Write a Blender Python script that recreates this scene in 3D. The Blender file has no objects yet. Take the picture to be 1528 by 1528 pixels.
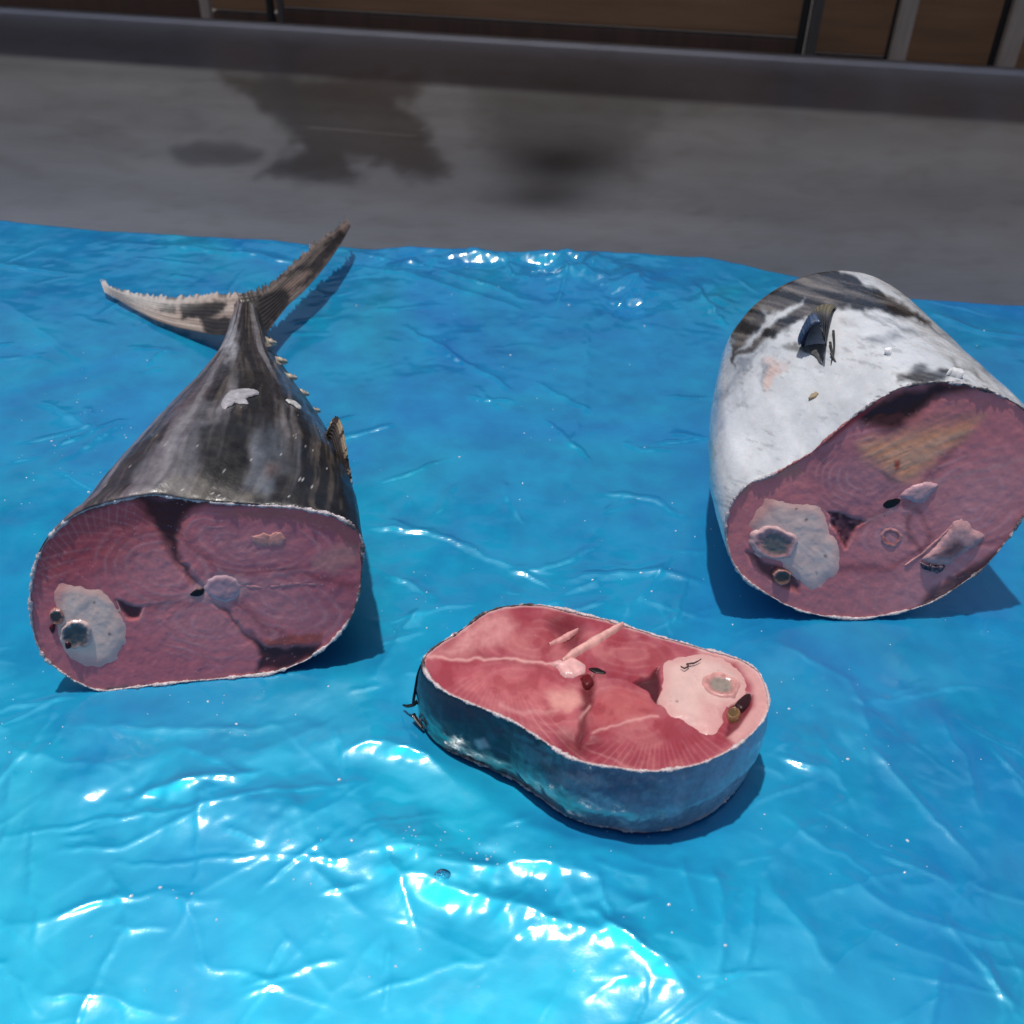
import bpy, math, random
import numpy as np
from mathutils import Vector, Matrix, noise as mnoise
from mathutils.bvhtree import BVHTree

random.seed(7)
RNG = np.random.RandomState(11)
S = bpy.context.scene

# ------------------------------------------------------------------ camera
F, H, PITCH, ROLL = 1529.0, 0.33, 38.0, 1.5        # focal length in photo pixels, height over the table
cam_d = bpy.data.cameras.new('camera')
cam = bpy.data.objects.new('camera', cam_d)
S.collection.objects.link(cam)
a_, r_ = math.radians(90 - PITCH), math.radians(ROLL)
Rm = Matrix.Rotation(a_, 3, 'X') @ Matrix.Rotation(r_, 3, 'Z')
cam.matrix_world = Matrix.Translation((0, 0, H)) @ Rm.to_4x4()
cam_d.sensor_width = 36
cam_d.lens = 36 * F / 1528
cam_d.clip_start, cam_d.clip_end = 0.01, 200
cam_d.dof.use_dof = True
cam_d.dof.focus_distance = 0.47
cam_d.dof.aperture_fstop = 15
S.camera = cam
R = np.array(Rm)
C = np.array([0, 0, H])

# ------------------------------------------------------------------ light
SUN = Vector((-0.10, 0.09, 0.97)).normalized()
W = bpy.data.worlds.new('World')
S.world = W
W.use_nodes = True
nt = W.node_tree
nt.nodes.clear()
sky = nt.nodes.new('ShaderNodeTexSky')
sky.sky_type = 'NISHITA'
sky.sun_disc = False
sky.sun_elevation = math.asin(SUN.z)
sky.sun_rotation = math.atan2(SUN.x, SUN.y)
sky.dust_density = 2.0
bg = nt.nodes.new('ShaderNodeBackground')
bg.inputs[1].default_value = 0.085
wo = nt.nodes.new('ShaderNodeOutputWorld')
nt.links.new(sky.outputs[0], bg.inputs[0])
nt.links.new(bg.outputs[0], wo.inputs[0])
sd = bpy.data.lights.new('sun', 'SUN')
sd.energy = 3.1
sd.angle = math.radians(1.4)
sd.color = (1.0, 0.96, 0.9)
so = bpy.data.objects.new('sun', sd)
so.rotation_euler = SUN.to_track_quat('Z', 'Y').to_euler()
S.collection.objects.link(so)

S.render.engine = 'CYCLES'
S.cycles.use_denoising = True
S.cycles.max_bounces = 6
S.cycles.sample_clamp_indirect = 6
S.view_settings.view_transform = 'Standard'
S.view_settings.look = 'None'
S.view_settings.exposure = 0.0
S.view_settings.gamma = 1.0

# ------------------------------------------------------------------ maths helpers
def rays(P):
    P = np.atleast_2d(np.asarray(P, float))
    v = np.stack([(P[:, 0] - 764) / F, -(P[:, 1] - 764) / F, -np.ones(len(P))], 1)
    return v @ R.T

def at_z(P, z=0.0):
    d = rays(P)
    z = np.broadcast_to(np.asarray(z, float), (len(d),))
    return C + d * ((z - H) / d[:, 2])[:, None]

def on_plane(P, p0, n):
    d = rays(P)
    t = ((p0 - C) @ n) / (d @ n)
    return C + d * t[:, None]

def proj(X):
    q = (np.asarray(X) - C) @ R
    zz = np.minimum(q[:, 2], -1e-4)
    return np.stack([764 - q[:, 0] / zz * F, 764 + q[:, 1] / zz * F], 1)

def unit(v):
    v = np.asarray(v, float)
    return v / np.linalg.norm(v, axis=-1, keepdims=True)

def _h(ix, iy, iz, seed):
    n = (ix * 374761393 + iy * 668265263 + iz * 2147483647 + seed * 144665) & 0xFFFFFFFF
    n = ((n ^ (n >> 13)) * 1274126177) & 0xFFFFFFFF
    n = ((n ^ (n >> 16)) * 2246822519) & 0xFFFFFFFF
    return ((n ^ (n >> 15)) & 0xFFFFFF) / float(0xFFFFFF)

def vnoise(P, seed=0):
    P = np.asarray(P, float)
    if P.shape[1] == 2:
        P = np.concatenate([P, np.zeros((len(P), 1))], 1)
    i = np.floor(P).astype(np.int64)
    f = P - i
    f = f * f * f * (f * (f * 6 - 15) + 10)
    out = 0
    for dx in (0, 1):
        for dy in (0, 1):
            for dz in (0, 1):
                w = (f[:, 0] if dx else 1 - f[:, 0]) * (f[:, 1] if dy else 1 - f[:, 1]) * (f[:, 2] if dz else 1 - f[:, 2])
                out = out + w * _h(i[:, 0] + dx, i[:, 1] + dy, i[:, 2] + dz, seed)
    return out

def fbm(P, seed=0, oct=4, gain=0.5):
    s, a, t = 0, 1.0, 0
    P = np.asarray(P, float)
    for k in range(oct):
        Q = P * 2 ** k + 17.3 * k
        c_, s_ = math.cos(0.7 + 1.1 * k), math.sin(0.7 + 1.1 * k)
        Q = np.concatenate([Q[:, :1] * c_ - Q[:, 1:2] * s_, Q[:, :1] * s_ + Q[:, 1:2] * c_, Q[:, 2:]], 1)
        s = s + a * vnoise(Q, seed + k)
        t += a
        a *= gain
    return s / t

def facet(P, seed=0):
    """Piecewise flat noise: random heights on a triangle grid, joined by straight creases."""
    P = np.asarray(P, float)
    sk = (P[:, 0] + P[:, 1]) * 0.366
    x, y = P[:, 0] + sk, P[:, 1] + sk
    i, j = np.floor(x).astype(np.int64), np.floor(y).astype(np.int64)
    u, v = x - i, y - j
    k0 = np.zeros_like(i)
    h00, h11 = _h(i, j, k0, seed), _h(i + 1, j + 1, k0, seed)
    h10, h01 = _h(i + 1, j, k0, seed), _h(i, j + 1, k0, seed)
    return np.where(u > v, h00 + (h10 - h00) * u + (h11 - h10) * v, h00 + (h01 - h00) * v + (h11 - h01) * u) - 0.5

def sstep(a, b, x):
    t = np.clip((x - a) / (b - a), 0, 1)
    return t * t * (3 - 2 * t)

def seg_dist(P, line):
    d = np.full(len(P), 1e9)
    line = np.asarray(line, float)
    for a, b in zip(line[:-1], line[1:]):
        ab = b - a
        t = np.clip(((P - a) @ ab) / (ab @ ab + 1e-12), 0, 1)
        d = np.minimum(d, np.linalg.norm(P - a - t[:, None] * ab, axis=1))
    return d

def poly_sd(P, poly):
    poly = np.asarray(poly, float)
    d = seg_dist(P, np.vstack([poly, poly[:1]]))
    ins = np.zeros(len(P), bool)
    n = len(poly)
    for i in range(n):
        a, b = poly[i], poly[(i + 1) % n]
        c = (a[1] > P[:, 1]) != (b[1] > P[:, 1])
        with np.errstate(divide='ignore', invalid='ignore'):
            xi = (b[0] - a[0]) * (P[:, 1] - a[1]) / (b[1] - a[1] + 1e-12) + a[0]
        ins ^= c & (P[:, 0] < xi)
    return np.where(ins, -d, d)

def pmask(P, poly, soft=4):
    return 1 - sstep(-soft, soft, poly_sd(P, poly))

def lmask(P, line, w):
    return np.exp(-(seg_dist(P, line) / w) ** 2)

def lin(c):
    c = np.asarray(c, float) / 255
    return np.where(c <= 0.04045, c / 12.92, ((c + 0.055) / 1.055) ** 2.4)

def mixc(col, c, m):
    m = np.clip(m, 0, 1)[:, None]
    return col * (1 - m) + lin(c)[None, :] * m

def closed_curve(pts, n):
    """Catmull-Rom through pts, closed, n samples evenly spaced by length."""
    pts = np.asarray(pts, float)
    k = len(pts)
    out = []
    for i in range(k):
        p0, p1, p2, p3 = pts[i - 1], pts[i], pts[(i + 1) % k], pts[(i + 2) % k]
        t = np.linspace(0, 1, 24, endpoint=False)[:, None]
        out.append(0.5 * (2 * p1 + (p2 - p0) * t + (2 * p0 - 5 * p1 + 4 * p2 - p3) * t ** 2 + (3 * p1 - p0 - 3 * p2 + p3) * t ** 3))
    o = np.vstack(out)
    o = np.vstack([o, o[:1]])
    L = np.concatenate([[0], np.cumsum(np.linalg.norm(np.diff(o, axis=0), axis=1))])
    s = np.linspace(0, L[-1], n, endpoint=False)
    return np.stack([np.interp(s, L, o[:, j]) for j in range(o.shape[1])], 1)

def open_curve(pts, n):
    pts = np.asarray(pts, float)
    L = np.concatenate([[0], np.cumsum(np.linalg.norm(np.diff(pts, axis=0), axis=1))])
    s = np.linspace(0, L[-1], n)
    o = np.stack([np.interp(s, L, pts[:, j]) for j in range(pts.shape[1])], 1)
    for _ in range(max(1, n // 14)):
        o[1:-1] = (o[:-2] + 2 * o[1:-1] + o[2:]) / 4
    return o

# ------------------------------------------------------------------ object helpers
def obj(name, verts, faces, m, parent=None, col=None, smooth=True, wet=None):
    me = bpy.data.meshes.new(name)
    verts = np.asarray(verts, float)
    if isinstance(faces, np.ndarray) and faces.ndim == 2:
        k = faces.shape[1]
        me.vertices.add(len(verts))
        me.vertices.foreach_set('co', verts.astype(np.float32).ravel())
        me.loops.add(faces.size)
        me.loops.foreach_set('vertex_index', faces.astype(np.int32).ravel())
        me.polygons.add(len(faces))
        me.polygons.foreach_set('loop_start', np.arange(0, faces.size, k, dtype=np.int32))
        me.update(calc_edges=True)
        me.validate()
    else:
        me.from_pydata([tuple(v) for v in verts], [], [tuple(f) for f in faces])
    if smooth:
        me.polygons.foreach_set('use_smooth', np.ones(len(me.polygons), bool))
    if col is not None:
        at = me.color_attributes.new('Col', 'FLOAT_COLOR', 'POINT')
        c4 = np.ones((len(verts), 4), np.float32)
        c4[:, :3] = np.clip(col, 0.001, 1)
        if wet is not None:
            c4[:, 3] = wet
        at.data.foreach_set('color', c4.ravel())
    me.materials.append(m)
    o = bpy.data.objects.new(name, me)
    S.collection.objects.link(o)
    if parent is not None:
        o.parent = parent
        o.matrix_parent_inverse = Matrix.Translation(parent.location).inverted()
    return o

def tag(o, label=None, cat=None, group=None, kind=None):
    for k, v in (('label', label), ('category', cat), ('group', group), ('kind', kind)):
        if v:
            o[k] = v
    return o

def thing(name, loc, label, cat, group=None):
    o = bpy.data.objects.new(name, None)
    o.empty_display_size = 0.02
    o.location = loc
    S.collection.objects.link(o)
    return tag(o, label, cat, group)

def grid_faces(nr, nc, wrap=False):
    i = np.arange(nr - 1)[:, None]
    j = np.arange(nc if wrap else nc - 1)[None, :]
    j2 = (j + 1) % nc
    return np.stack([i * nc + j, i * nc + j2, (i + 1) * nc + j2, (i + 1) * nc + j], -1).reshape(-1, 4)

def disc(outline, center, nrad, power=1.0):
    """Star-shaped grid: (nrad+1) rings from centre to outline. Returns points, r, ring index arrays, faces."""
    n = len(outline)
    r = np.linspace(0.0, 1, nrad + 1) ** power
    r[0] = 0.004
    P = center[None, None, :] + r[:, None, None] * (outline - center)[None]
    rr = np.repeat(r, n)
    th = np.tile(np.arange(n) / n, nrad + 1)
    f = grid_faces(nrad + 1, n, True)
    return P.reshape(-1, outline.shape[1]), rr, th, f

# ------------------------------------------------------------------ material helpers
def mat(name):
    m = bpy.data.materials.new(name)
    m.use_nodes = True
    t = m.node_tree
    b = t.nodes['Principled BSDF']
    return m, t, b

def nd(t, kind, **kw):
    n = t.nodes.new(kind)
    for k, v in kw.items():
        if k in n.inputs:
            n.inputs[k].default_value = v
        else:
            setattr(n, k, v)
    return n

def noise_node(t, scale, detail=4, rough=0.55, stretch=None):
    g = nd(t, 'ShaderNodeNewGeometry')
    src = g.outputs['Position']
    if stretch:
        mp = nd(t, 'ShaderNodeMapping')
        mp.inputs['Scale'].default_value = stretch
        t.links.new(src, mp.inputs['Vector'])
        src = mp.outputs['Vector']
    n = nd(t, 'ShaderNodeTexNoise')
    n.inputs['Scale'].default_value = scale
    n.inputs['Detail'].default_value = detail
    n.inputs['Roughness'].default_value = rough
    t.links.new(src, n.inputs['Vector'])
    return n

def ramp(t, fac, stops):
    r = nd(t, 'ShaderNodeValToRGB')
    el = r.color_ramp.elements
    el[0].position, el[0].color = stops[0][0], stops[0][1]
    el[1].position, el[1].color = stops[-1][0], stops[-1][1]
    for p, c in stops[1:-1]:
        e = el.new(p)
        e.color = c
    t.links.new(fac, r.inputs[0])
    return r

def g4(v):
    return (v, v, v, 1)

def bump(t, b, height, strength, dist):
    n = nd(t, 'ShaderNodeBump')
    n.inputs['Strength'].default_value = strength
    n.inputs['Distance'].default_value = dist
    t.links.new(height, n.inputs['Height'])
    t.links.new(n.outputs[0], b.inputs['Normal'])
    return n

def mul_rgb(t, a, b_):
    m = nd(t, 'ShaderNodeMix', data_type='RGBA', blend_type='MULTIPLY')
    m.inputs[0].default_value = 1.0
    t.links.new(a, m.inputs[6])
    t.links.new(b_, m.inputs[7])
    return m.outputs[2]

def attr_mat(name, rough=0.4, coat=0.0, coat_rough=0.08, sss=0.0, bscale=900, bstr=0.3, bdist=0.0006,
             mottle=0.25, mscale=260, metallic=0.0, stretch=None, spec=0.5, rvar=0.15):
    m, t, b = mat(name)
    at = nd(t, 'ShaderNodeVertexColor', layer_name='Col')
    n1 = noise_node(t, mscale, 5, 0.6, stretch)
    r1 = ramp(t, n1.outputs['Fac'], [(0.25, g4(1 - mottle)), (0.75, g4(1 + mottle * 0.4))])
    c = mul_rgb(t, at.outputs['Color'], r1.outputs['Color'])
    t.links.new(c, b.inputs['Base Color'])
    n2 = noise_node(t, bscale, 3, 0.6, stretch)
    bm = bump(t, b, n2.outputs['Fac'], bstr, bdist)
    t.links.new(bm.outputs[0], b.inputs['Coat Normal'])
    n3 = noise_node(t, 120, 3)
    rr = ramp(t, n3.outputs['Fac'], [(0.3, g4(max(0.02, rough - rvar))), (0.7, g4(rough + rvar))])
    t.links.new(rr.outputs['Color'], b.inputs['Roughness'])
    b.inputs['Metallic'].default_value = metallic
    b.inputs['Specular IOR Level'].default_value = spec
    b.inputs['Coat Weight'].default_value = coat
    b.inputs['Coat Roughness'].default_value = coat_rough
    if sss:
        b.inputs['Subsurface Weight'].default_value = sss
        b.inputs['Subsurface Radius'].default_value = (0.9, 0.28, 0.2)
        b.inputs['Subsurface Scale'].default_value = 0.004
    return m

def plain_mat(name, c, rough=0.6, mottle=0.3, mscale=30, stretch=None, metallic=0.0, bstr=0.2, bdist=0.001, bscale=200):
    m, t, b = mat(name)
    n1 = noise_node(t, mscale, 6, 0.6, stretch)
    lc = lin(c)
    r1 = ramp(t, n1.outputs['Fac'], [(0.25, (*(lc * (1 - mottle)), 1)), (0.75, (*np.clip(lc * (1 + mottle), 0, 1), 1))])
    t.links.new(r1.outputs['Color'], b.inputs['Base Color'])
    n2 = noise_node(t, bscale, 3, 0.6, stretch)
    bump(t, b, n2.outputs['Fac'], bstr, bdist)
    b.inputs['Roughness'].default_value = rough
    b.inputs['Metallic'].default_value = metallic
    return m

M_FLESH = attr_mat('raw_flesh', rough=0.40, coat=0.22, coat_rough=0.08, spec=0.3, sss=0.10, bscale=300, bstr=0.14, bdist=0.0007, mottle=0.12, mscale=200)
M_ORGAN = attr_mat('white_organ', rough=0.34, coat=0.3, coat_rough=0.15, sss=0.06, bscale=500, bstr=0.25, bdist=0.0005, mottle=0.06, mscale=300)
M_SKIN = attr_mat('dark_fish_skin', rough=0.4, coat=0.15, coat_rough=0.18, bscale=420, bstr=0.3, bdist=0.0006, mottle=0.4, mscale=150)
M_SILVER = attr_mat('silver_fish_skin', rough=0.26, coat=0.6, coat_rough=0.08, bscale=300, bstr=0.15, bdist=0.0006, mottle=0.25, mscale=110, metallic=0.22)
M_FILM = attr_mat('white_slime_skin', rough=0.25, coat=0.7, coat_rough=0.12, sss=0.1, bscale=260, bstr=0.35, bdist=0.0010, mottle=0.12, mscale=120)
M_FIN = attr_mat('fin_rays', rough=0.5, coat=0.1, bscale=500, bstr=0.15, bdist=0.0005, mottle=0.25, mscale=400)
M_RIM = attr_mat('frosty_rim', rough=0.4, coat=0.2, bscale=1100, bstr=0.9, bdist=0.0010, mottle=0.3, mscale=900)

def make_sheet_mat():
    """Blue film on steel: a blue pigment share and a share that mirrors through the film, both under one clear gloss."""
    m, t, b = mat('blue_plastic_film')
    n = noise_node(t, 14, 5, 0.6)
    r1 = ramp(t, n.outputs['Fac'], [(0.3, (0.009, 0.095, 0.40, 1)), (0.7, (0.012, 0.145, 0.49, 1))])
    b2 = nd(t, 'ShaderNodeBsdfPrincipled')
    t.links.new(r1.outputs['Color'], b.inputs['Base Color'])
    b2.inputs['Base Color'].default_value = (0.012, 0.49, 0.62, 1)
    b2.inputs['Metallic'].default_value = 1.0
    n3 = noise_node(t, 40, 4)
    rr = ramp(t, n3.outputs['Fac'], [(0.3, g4(0.42)), (0.7, g4(0.56))])
    t.links.new(rr.outputs['Color'], b2.inputs['Roughness'])
    b.inputs['Roughness'].default_value = 0.5
    b.inputs['Specular IOR Level'].default_value = 0.0
    n4 = noise_node(t, 34, 5, 0.6, (1.0, 0.6, 1.0))
    n4.inputs['Distortion'].default_value = 1.0
    cr = ramp(t, n4.outputs['Fac'], [(0.3, g4(0.08)), (0.55, g4(0.17)), (0.75, g4(0.26))])
    n2 = noise_node(t, 240, 4, 0.65)
    bm = nd(t, 'ShaderNodeBump')
    bm.inputs['Strength'].default_value = 0.07
    bm.inputs['Distance'].default_value = 0.0012
    t.links.new(n2.outputs['Fac'], bm.inputs['Height'])
    # the pigment and the steel lie flat below the crinkled top face: their share bends only part of the way
    gn = nd(t, 'ShaderNodeNewGeometry')
    sc_ = nd(t, 'ShaderNodeVectorMath', operation='SCALE')
    sc_.inputs['Scale'].default_value = 0.28
    t.links.new(gn.outputs['Normal'], sc_.inputs[0])
    ad_ = nd(t, 'ShaderNodeVectorMath', operation='ADD')
    ad_.inputs[1].default_value = (0, 0, 0.72)
    t.links.new(sc_.outputs[0], ad_.inputs[0])
    nz_ = nd(t, 'ShaderNodeVectorMath', operation='NORMALIZE')
    t.links.new(ad_.outputs[0], nz_.inputs[0])
    for x in (b, b2):
        x.inputs['Coat Weight'].default_value = 1.0
        x.inputs['Coat IOR'].default_value = 1.75
        t.links.new(cr.outputs['Color'], x.inputs['Coat Roughness'])
        t.links.new(bm.outputs[0], x.inputs['Coat Normal'])
        t.links.new(nz_.outputs[0], x.inputs['Normal'])
    mx = nd(t, 'ShaderNodeMixShader')
    n5 = noise_node(t, 7, 5, 0.6, (1.0, 0.7, 1.0))                     # where the film clings to the wet steel it mirrors more
    n5.inputs['Distortion'].default_value = 1.2
    mr = ramp(t, n5.outputs['Fac'], [(0.32, g4(0.36)), (0.68, g4(0.70))])
    t.links.new(mr.outputs['Color'], mx.inputs[0])
    t.links.new(b.outputs[0], mx.inputs[1])
    t.links.new(b2.outputs[0], mx.inputs[2])
    t.links.new(mx.outputs[0], t.nodes['Material Output'].inputs['Surface'])
    return m
M_SHEET = make_sheet_mat()

def make_steel_mat():
    m, t, b = mat('brushed_steel')
    at = nd(t, 'ShaderNodeVertexColor', layer_name='Col')
    n = noise_node(t, 6, 6, 0.65, (6, 60, 6))
    r1 = ramp(t, n.outputs['Fac'], [(0.3, g4(0.93)), (0.7, g4(1.04))])
    c = mul_rgb(t, at.outputs['Color'], r1.outputs['Color'])
    t.links.new(c, b.inputs['Base Color'])
    b.inputs['Metallic'].default_value = 1.0
    t.links.new(at.outputs['Alpha'], b.inputs['Roughness'])
    n2 = noise_node(t, 10, 5, 0.65, (5, 90, 5))
    bump(t, b, n2.outputs['Fac'], 0.05, 0.001)
    return m
M_STEEL = make_steel_mat()

# ------------------------------------------------------------------ setting
TZ = -0.004                                              # table top, a little below the sheet
eL, eR = at_z([(0, 16)], TZ)[0], at_z([(1528, 110)], TZ)[0]
ex = unit(eR - eL); ex[2] = 0; ex = unit(ex)             # along the back edge
ey = np.array([-ex[1], ex[0], 0])                        # away from the camera
e0 = eL + ex * ((np.zeros(3) - eL) @ ex)

def tab(u, v, z):                                        # table frame: u along back edge, v behind the edge
    return e0 + np.outer(np.ravel(u), ex) + np.outer(np.ravel(v), ey) + np.outer(np.ravel(z), [0, 0, 1])

GZ = -0.84
gm = plain_mat('concrete', (92, 86, 80), 0.85, 0.25, 3)
s_ = 40
tag(obj('ground', [(-s_, -s_, GZ), (s_, -s_, GZ), (s_, s_, GZ), (-s_, s_, GZ)], [(0, 1, 2, 3)], gm), kind='structure')

# table: flat sheet that sweeps up into a rolled back lip
def build_table():
    root = thing('steel_table', tuple(tab(0, -0.7, GZ)[0]), 'stained brushed steel table with a rolled back edge under the blue plastic sheet', 'table')
    # profile in (v, z); the lip rises 18 mm and rolls over
    depth = 1.75
    prof = [(-depth, -0.05), (-depth, 0.0)]
    prof += [(v, 0.0) for v in np.linspace(-depth + 0.01, -0.95, 12)]
    prof += [(v, 0.0) for v in np.linspace(-0.94, -0.09, 175)]
    prof += [(v, 0.009 * ((v + 0.09) / 0.06) ** 2.0) for v in np.linspace(-0.088, -0.03, 26)]
    bx, bz = prof[-1]
    prof += [(bx + 0.004, bz + 0.0026), (bx + 0.009, bz + 0.0046), (bx + 0.015, bz + 0.005), (bx + 0.021, bz + 0.003), (bx + 0.025, bz - 0.002), (bx + 0.026, -0.05)]
    prof = np.array(prof)
    us = np.concatenate([np.linspace(-1.5, -0.82, 8), np.linspace(-0.8, 0.8, 330), np.linspace(0.82, 1.5, 8)])
    U, V = np.meshgrid(us, prof[:, 0])
    Z = np.repeat(prof[:, 1][:, None], len(us), 1) + TZ
    X = tab(U, V, Z)
    P = proj(X)
    P2 = np.stack([U.ravel(), V.ravel()], 1)
    wn = np.stack([fbm(P / 22, 3, 4) - 0.5, fbm(P / 22, 9, 4) - 0.5], 1)
    Pw = P + wn * np.array([46, 22])
    col = np.ones((len(P), 3)) * lin((180, 181, 184))
    rough = np.full(len(P), 0.36)
    n = fbm(P2 * np.array([5, 14]), 5, 5)
    col *= (0.96 + 0.08 * n)[:, None]
    rough += 0.05 * (n - 0.5)
    wet = pmask(Pw, [(320, 112), (430, 118), (560, 112), (640, 122), (600, 150), (640, 190), (632, 222), (680, 262), (640, 272), (600, 258), (560, 240), (520, 232), (540, 268), (470, 272), (388, 262), (420, 240), (450, 222), (440, 200), (412, 178), (385, 150), (350, 126)], 15)
    wet2 = 0.7 * pmask(P + wn * np.array([16, 8]), [(255, 222), (300, 211), (350, 213), (388, 226), (385, 240), (340, 250), (290, 248), (260, 238)], 8)
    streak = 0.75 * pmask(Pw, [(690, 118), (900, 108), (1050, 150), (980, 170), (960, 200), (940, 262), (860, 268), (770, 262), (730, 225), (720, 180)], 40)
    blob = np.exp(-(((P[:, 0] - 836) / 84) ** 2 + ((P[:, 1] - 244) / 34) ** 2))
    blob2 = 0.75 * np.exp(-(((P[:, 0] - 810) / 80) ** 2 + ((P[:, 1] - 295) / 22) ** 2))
    small = 0
    for (x, y, a, b, s) in ((150, 195, 40, 10, .35), (215, 232, 22, 5, .5), (285, 176, 20, 8, .5), (120, 203, 18, 5, .5), (220, 92, 18, 5, .7), (30, 174, 24, 6, .4), (1140, 165, 30, 8, .35), (1385, 262, 10, 4, .4), (1090, 328, 12, 4, .6), (1040, 318, 16, 5, .4), (910, 312, 30, 9, .3), (1035, 360, 30, 8, .25), (540, 298, 18, 5, .3), (320, 196, 8, 4, .4)):
        small = small + s * np.exp(-(((Pw[:, 0] - x) / a) ** 2 + ((Pw[:, 1] - y) / b) ** 2))
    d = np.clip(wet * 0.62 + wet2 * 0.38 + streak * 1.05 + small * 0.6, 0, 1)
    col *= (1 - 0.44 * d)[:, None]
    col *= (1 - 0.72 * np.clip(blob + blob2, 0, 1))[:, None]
    rough -= 0.07 * np.clip(wet + wet2, 0, 1)
    rough += 0.02 * sstep(-0.09, -0.03, V.ravel())
    # pale scratches
    scr = lmask(P, [(460, 190), (525, 195), (620, 203)], 1.6)
    col = mixc(col, (215, 215, 215), 0.6 * scr)
    dirt = sstep(0.5, 0.75, fbm(P / np.array([40, 14]), 21, 5)) * 0.12
    col = mixc(col, (120, 104, 92), dirt)
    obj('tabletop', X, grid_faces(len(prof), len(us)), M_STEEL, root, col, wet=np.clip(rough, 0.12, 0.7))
    return root
build_table()

# wooden partition behind the table
def box(c0, c1):
    (x0, y0, z0), (x1, y1, z1) = c0, c1
    return [(x0, y0, z0), (x1, y0, z0), (x1, y1, z0), (x0, y1, z0), (x0, y0, z1), (x1, y0, z1), (x1, y1, z1), (x0, y1, z1)]
BOXF = [(0, 3, 2, 1), (4, 5, 6, 7), (0, 1, 5, 4), (1, 2, 6, 5), (2, 3, 7, 6), (3, 0, 4, 7)]

def tbox(name, u0, u1, v0, v1, z0, z1, m, parent, bev=0.004):
    b = np.array(box((u0, v0, z0), (u1, v1, z1)))
    o = obj(name, tab(b[:, 0], b[:, 1], b[:, 2]), BOXF, m, parent, smooth=False)
    md = o.modifiers.new('bevel', 'BEVEL')
    md.width, md.segments = bev, 2
    return o

def build_partition():
    root = thing('wooden_partition', tuple(tab(0, 0.42, GZ)[0]), 'dark brown wooden partition with upright posts standing behind the steel table', 'partition')
    tan = plain_mat('tan_board', (165, 118, 82), 0.7, 0.25, 5, (1, 1, 12))
    brown = plain_mat('brown_board', (100, 70, 54), 0.7, 0.3, 5, (12, 1, 1))
    pale = plain_mat('pale_post', (190, 165, 145), 0.5, 0.2, 20, (8, 8, 1))
    grey = plain_mat('grey_post', (92, 80, 74), 0.45, 0.2, 20, (8, 8, 1))
    black = plain_mat('black_post', (30, 26, 25), 0.5, 0.2, 20)
    D = 0.36
    nrm = -ey
    def at_part(px, py, v):
        X = on_plane([(px, py)], e0 + ey * v, ey)[0]
        return (X - e0) @ ex, X[2]
    ut = [at_part(x, 60, D)[0] for x in (-500, 318, 417, 1200, 1337, 1502, 2100)]
    z_dark = at_part(764, 50, D)[1]
    z_left = at_part(300, -40, D)[1]
    for i in range(6):
        l, r = ut[i] + 0.004, ut[i + 1] - 0.004
        zz = z_dark + (0.02 if i in (2,) else 0.0) - (0.006 if i > 3 else 0)
        if i < 2:
            zz = z_left if i == 0 else z_dark + 0.01
        tbox('board', l, r, D, D + 0.018, zz + 0.003, 0.46, tan if i else brown, root)
        tbox('base_board', l, r, D + 0.002, D + 0.02, GZ, zz, brown, root)
    for (x, y, w, m) in ((318, 60, 0.016, pale), (409, 45, 0.011, black), (424, 45, 0.011, grey), (1194, 60, 0.012, black), (1210, 60, 0.016, grey), (1341, 60, 0.024, pale), (1328, 60, 0.008, black), (1505, 60, 0.026, pale), (1487, 60, 0.010, black)):
        u, _ = at_part(x, y, D - 0.06)
        tbox('post', u - w / 2, u + w / 2, D - 0.06 - w, D - 0.06, GZ, 0.46, m, root, 0.003)
    tbox('top_rail', ut[0], ut[-1], D - 0.085, D + 0.03, 0.463, 0.50, brown, root)
    tbox('shade_board', ut[0], ut[-1], -0.09, D + 0.06, 1.30, 1.325, brown, root)  # unseen board added overhead to keep sun off the table's back lip
    for u_ in (ut[0] + 0.03, ut[-1] - 0.03):  # uprights carrying the overhead shade board, out of view
        tbox('post', u_ - 0.015, u_ + 0.015, D + 0.02, D + 0.05, GZ, 1.297, brown, root, 0.003)
build_partition()

# ------------------------------------------------------------------ blue plastic sheet
FOOT = []                                                # fish footprints in photo pixels, where the sheet is pressed flat
TAIL_O = [(45, 880), (52, 840), (70, 805), (100, 775), (140, 755), (190, 742), (240, 738), (300, 747), (370, 752), (440, 756), (490, 765), (520, 779), (538, 797), (542, 830), (537, 880), (525, 920), (500, 953), (470, 978), (440, 993), (400, 1006), (300, 1015), (200, 1026), (150, 1030), (120, 1020), (88, 1000), (65, 980), (50, 945), (45, 910)]
BODY_O = [(1086, 765), (1083, 800), (1095, 842), (1120, 870), (1160, 895), (1200, 912), (1260, 922), (1320, 918), (1380, 902), (1430, 874), (1470, 843), (1500, 808), (1528, 768), (1556, 725), (1572, 685), (1565, 645), (1528, 611), (1490, 589), (1440, 574), (1390, 570), (1340, 580), (1290, 609), (1250, 640), (1215, 671), (1160, 704), (1120, 720), (1098, 740)]
STEAK_O = [(632, 985), (650, 965), (690, 940), (720, 917), (760, 905), (800, 903), (850, 912), (920, 931), (1000, 955), (1080, 977), (1120, 993), (1140, 1018), (1147, 1050), (1135, 1080), (1105, 1110), (1060, 1135), (1010, 1148), (960, 1152), (920, 1146), (880, 1141), (840, 1126), (810, 1106), (780, 1086), (740, 1066), (700, 1050), (660, 1030), (638, 1008)]

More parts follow.
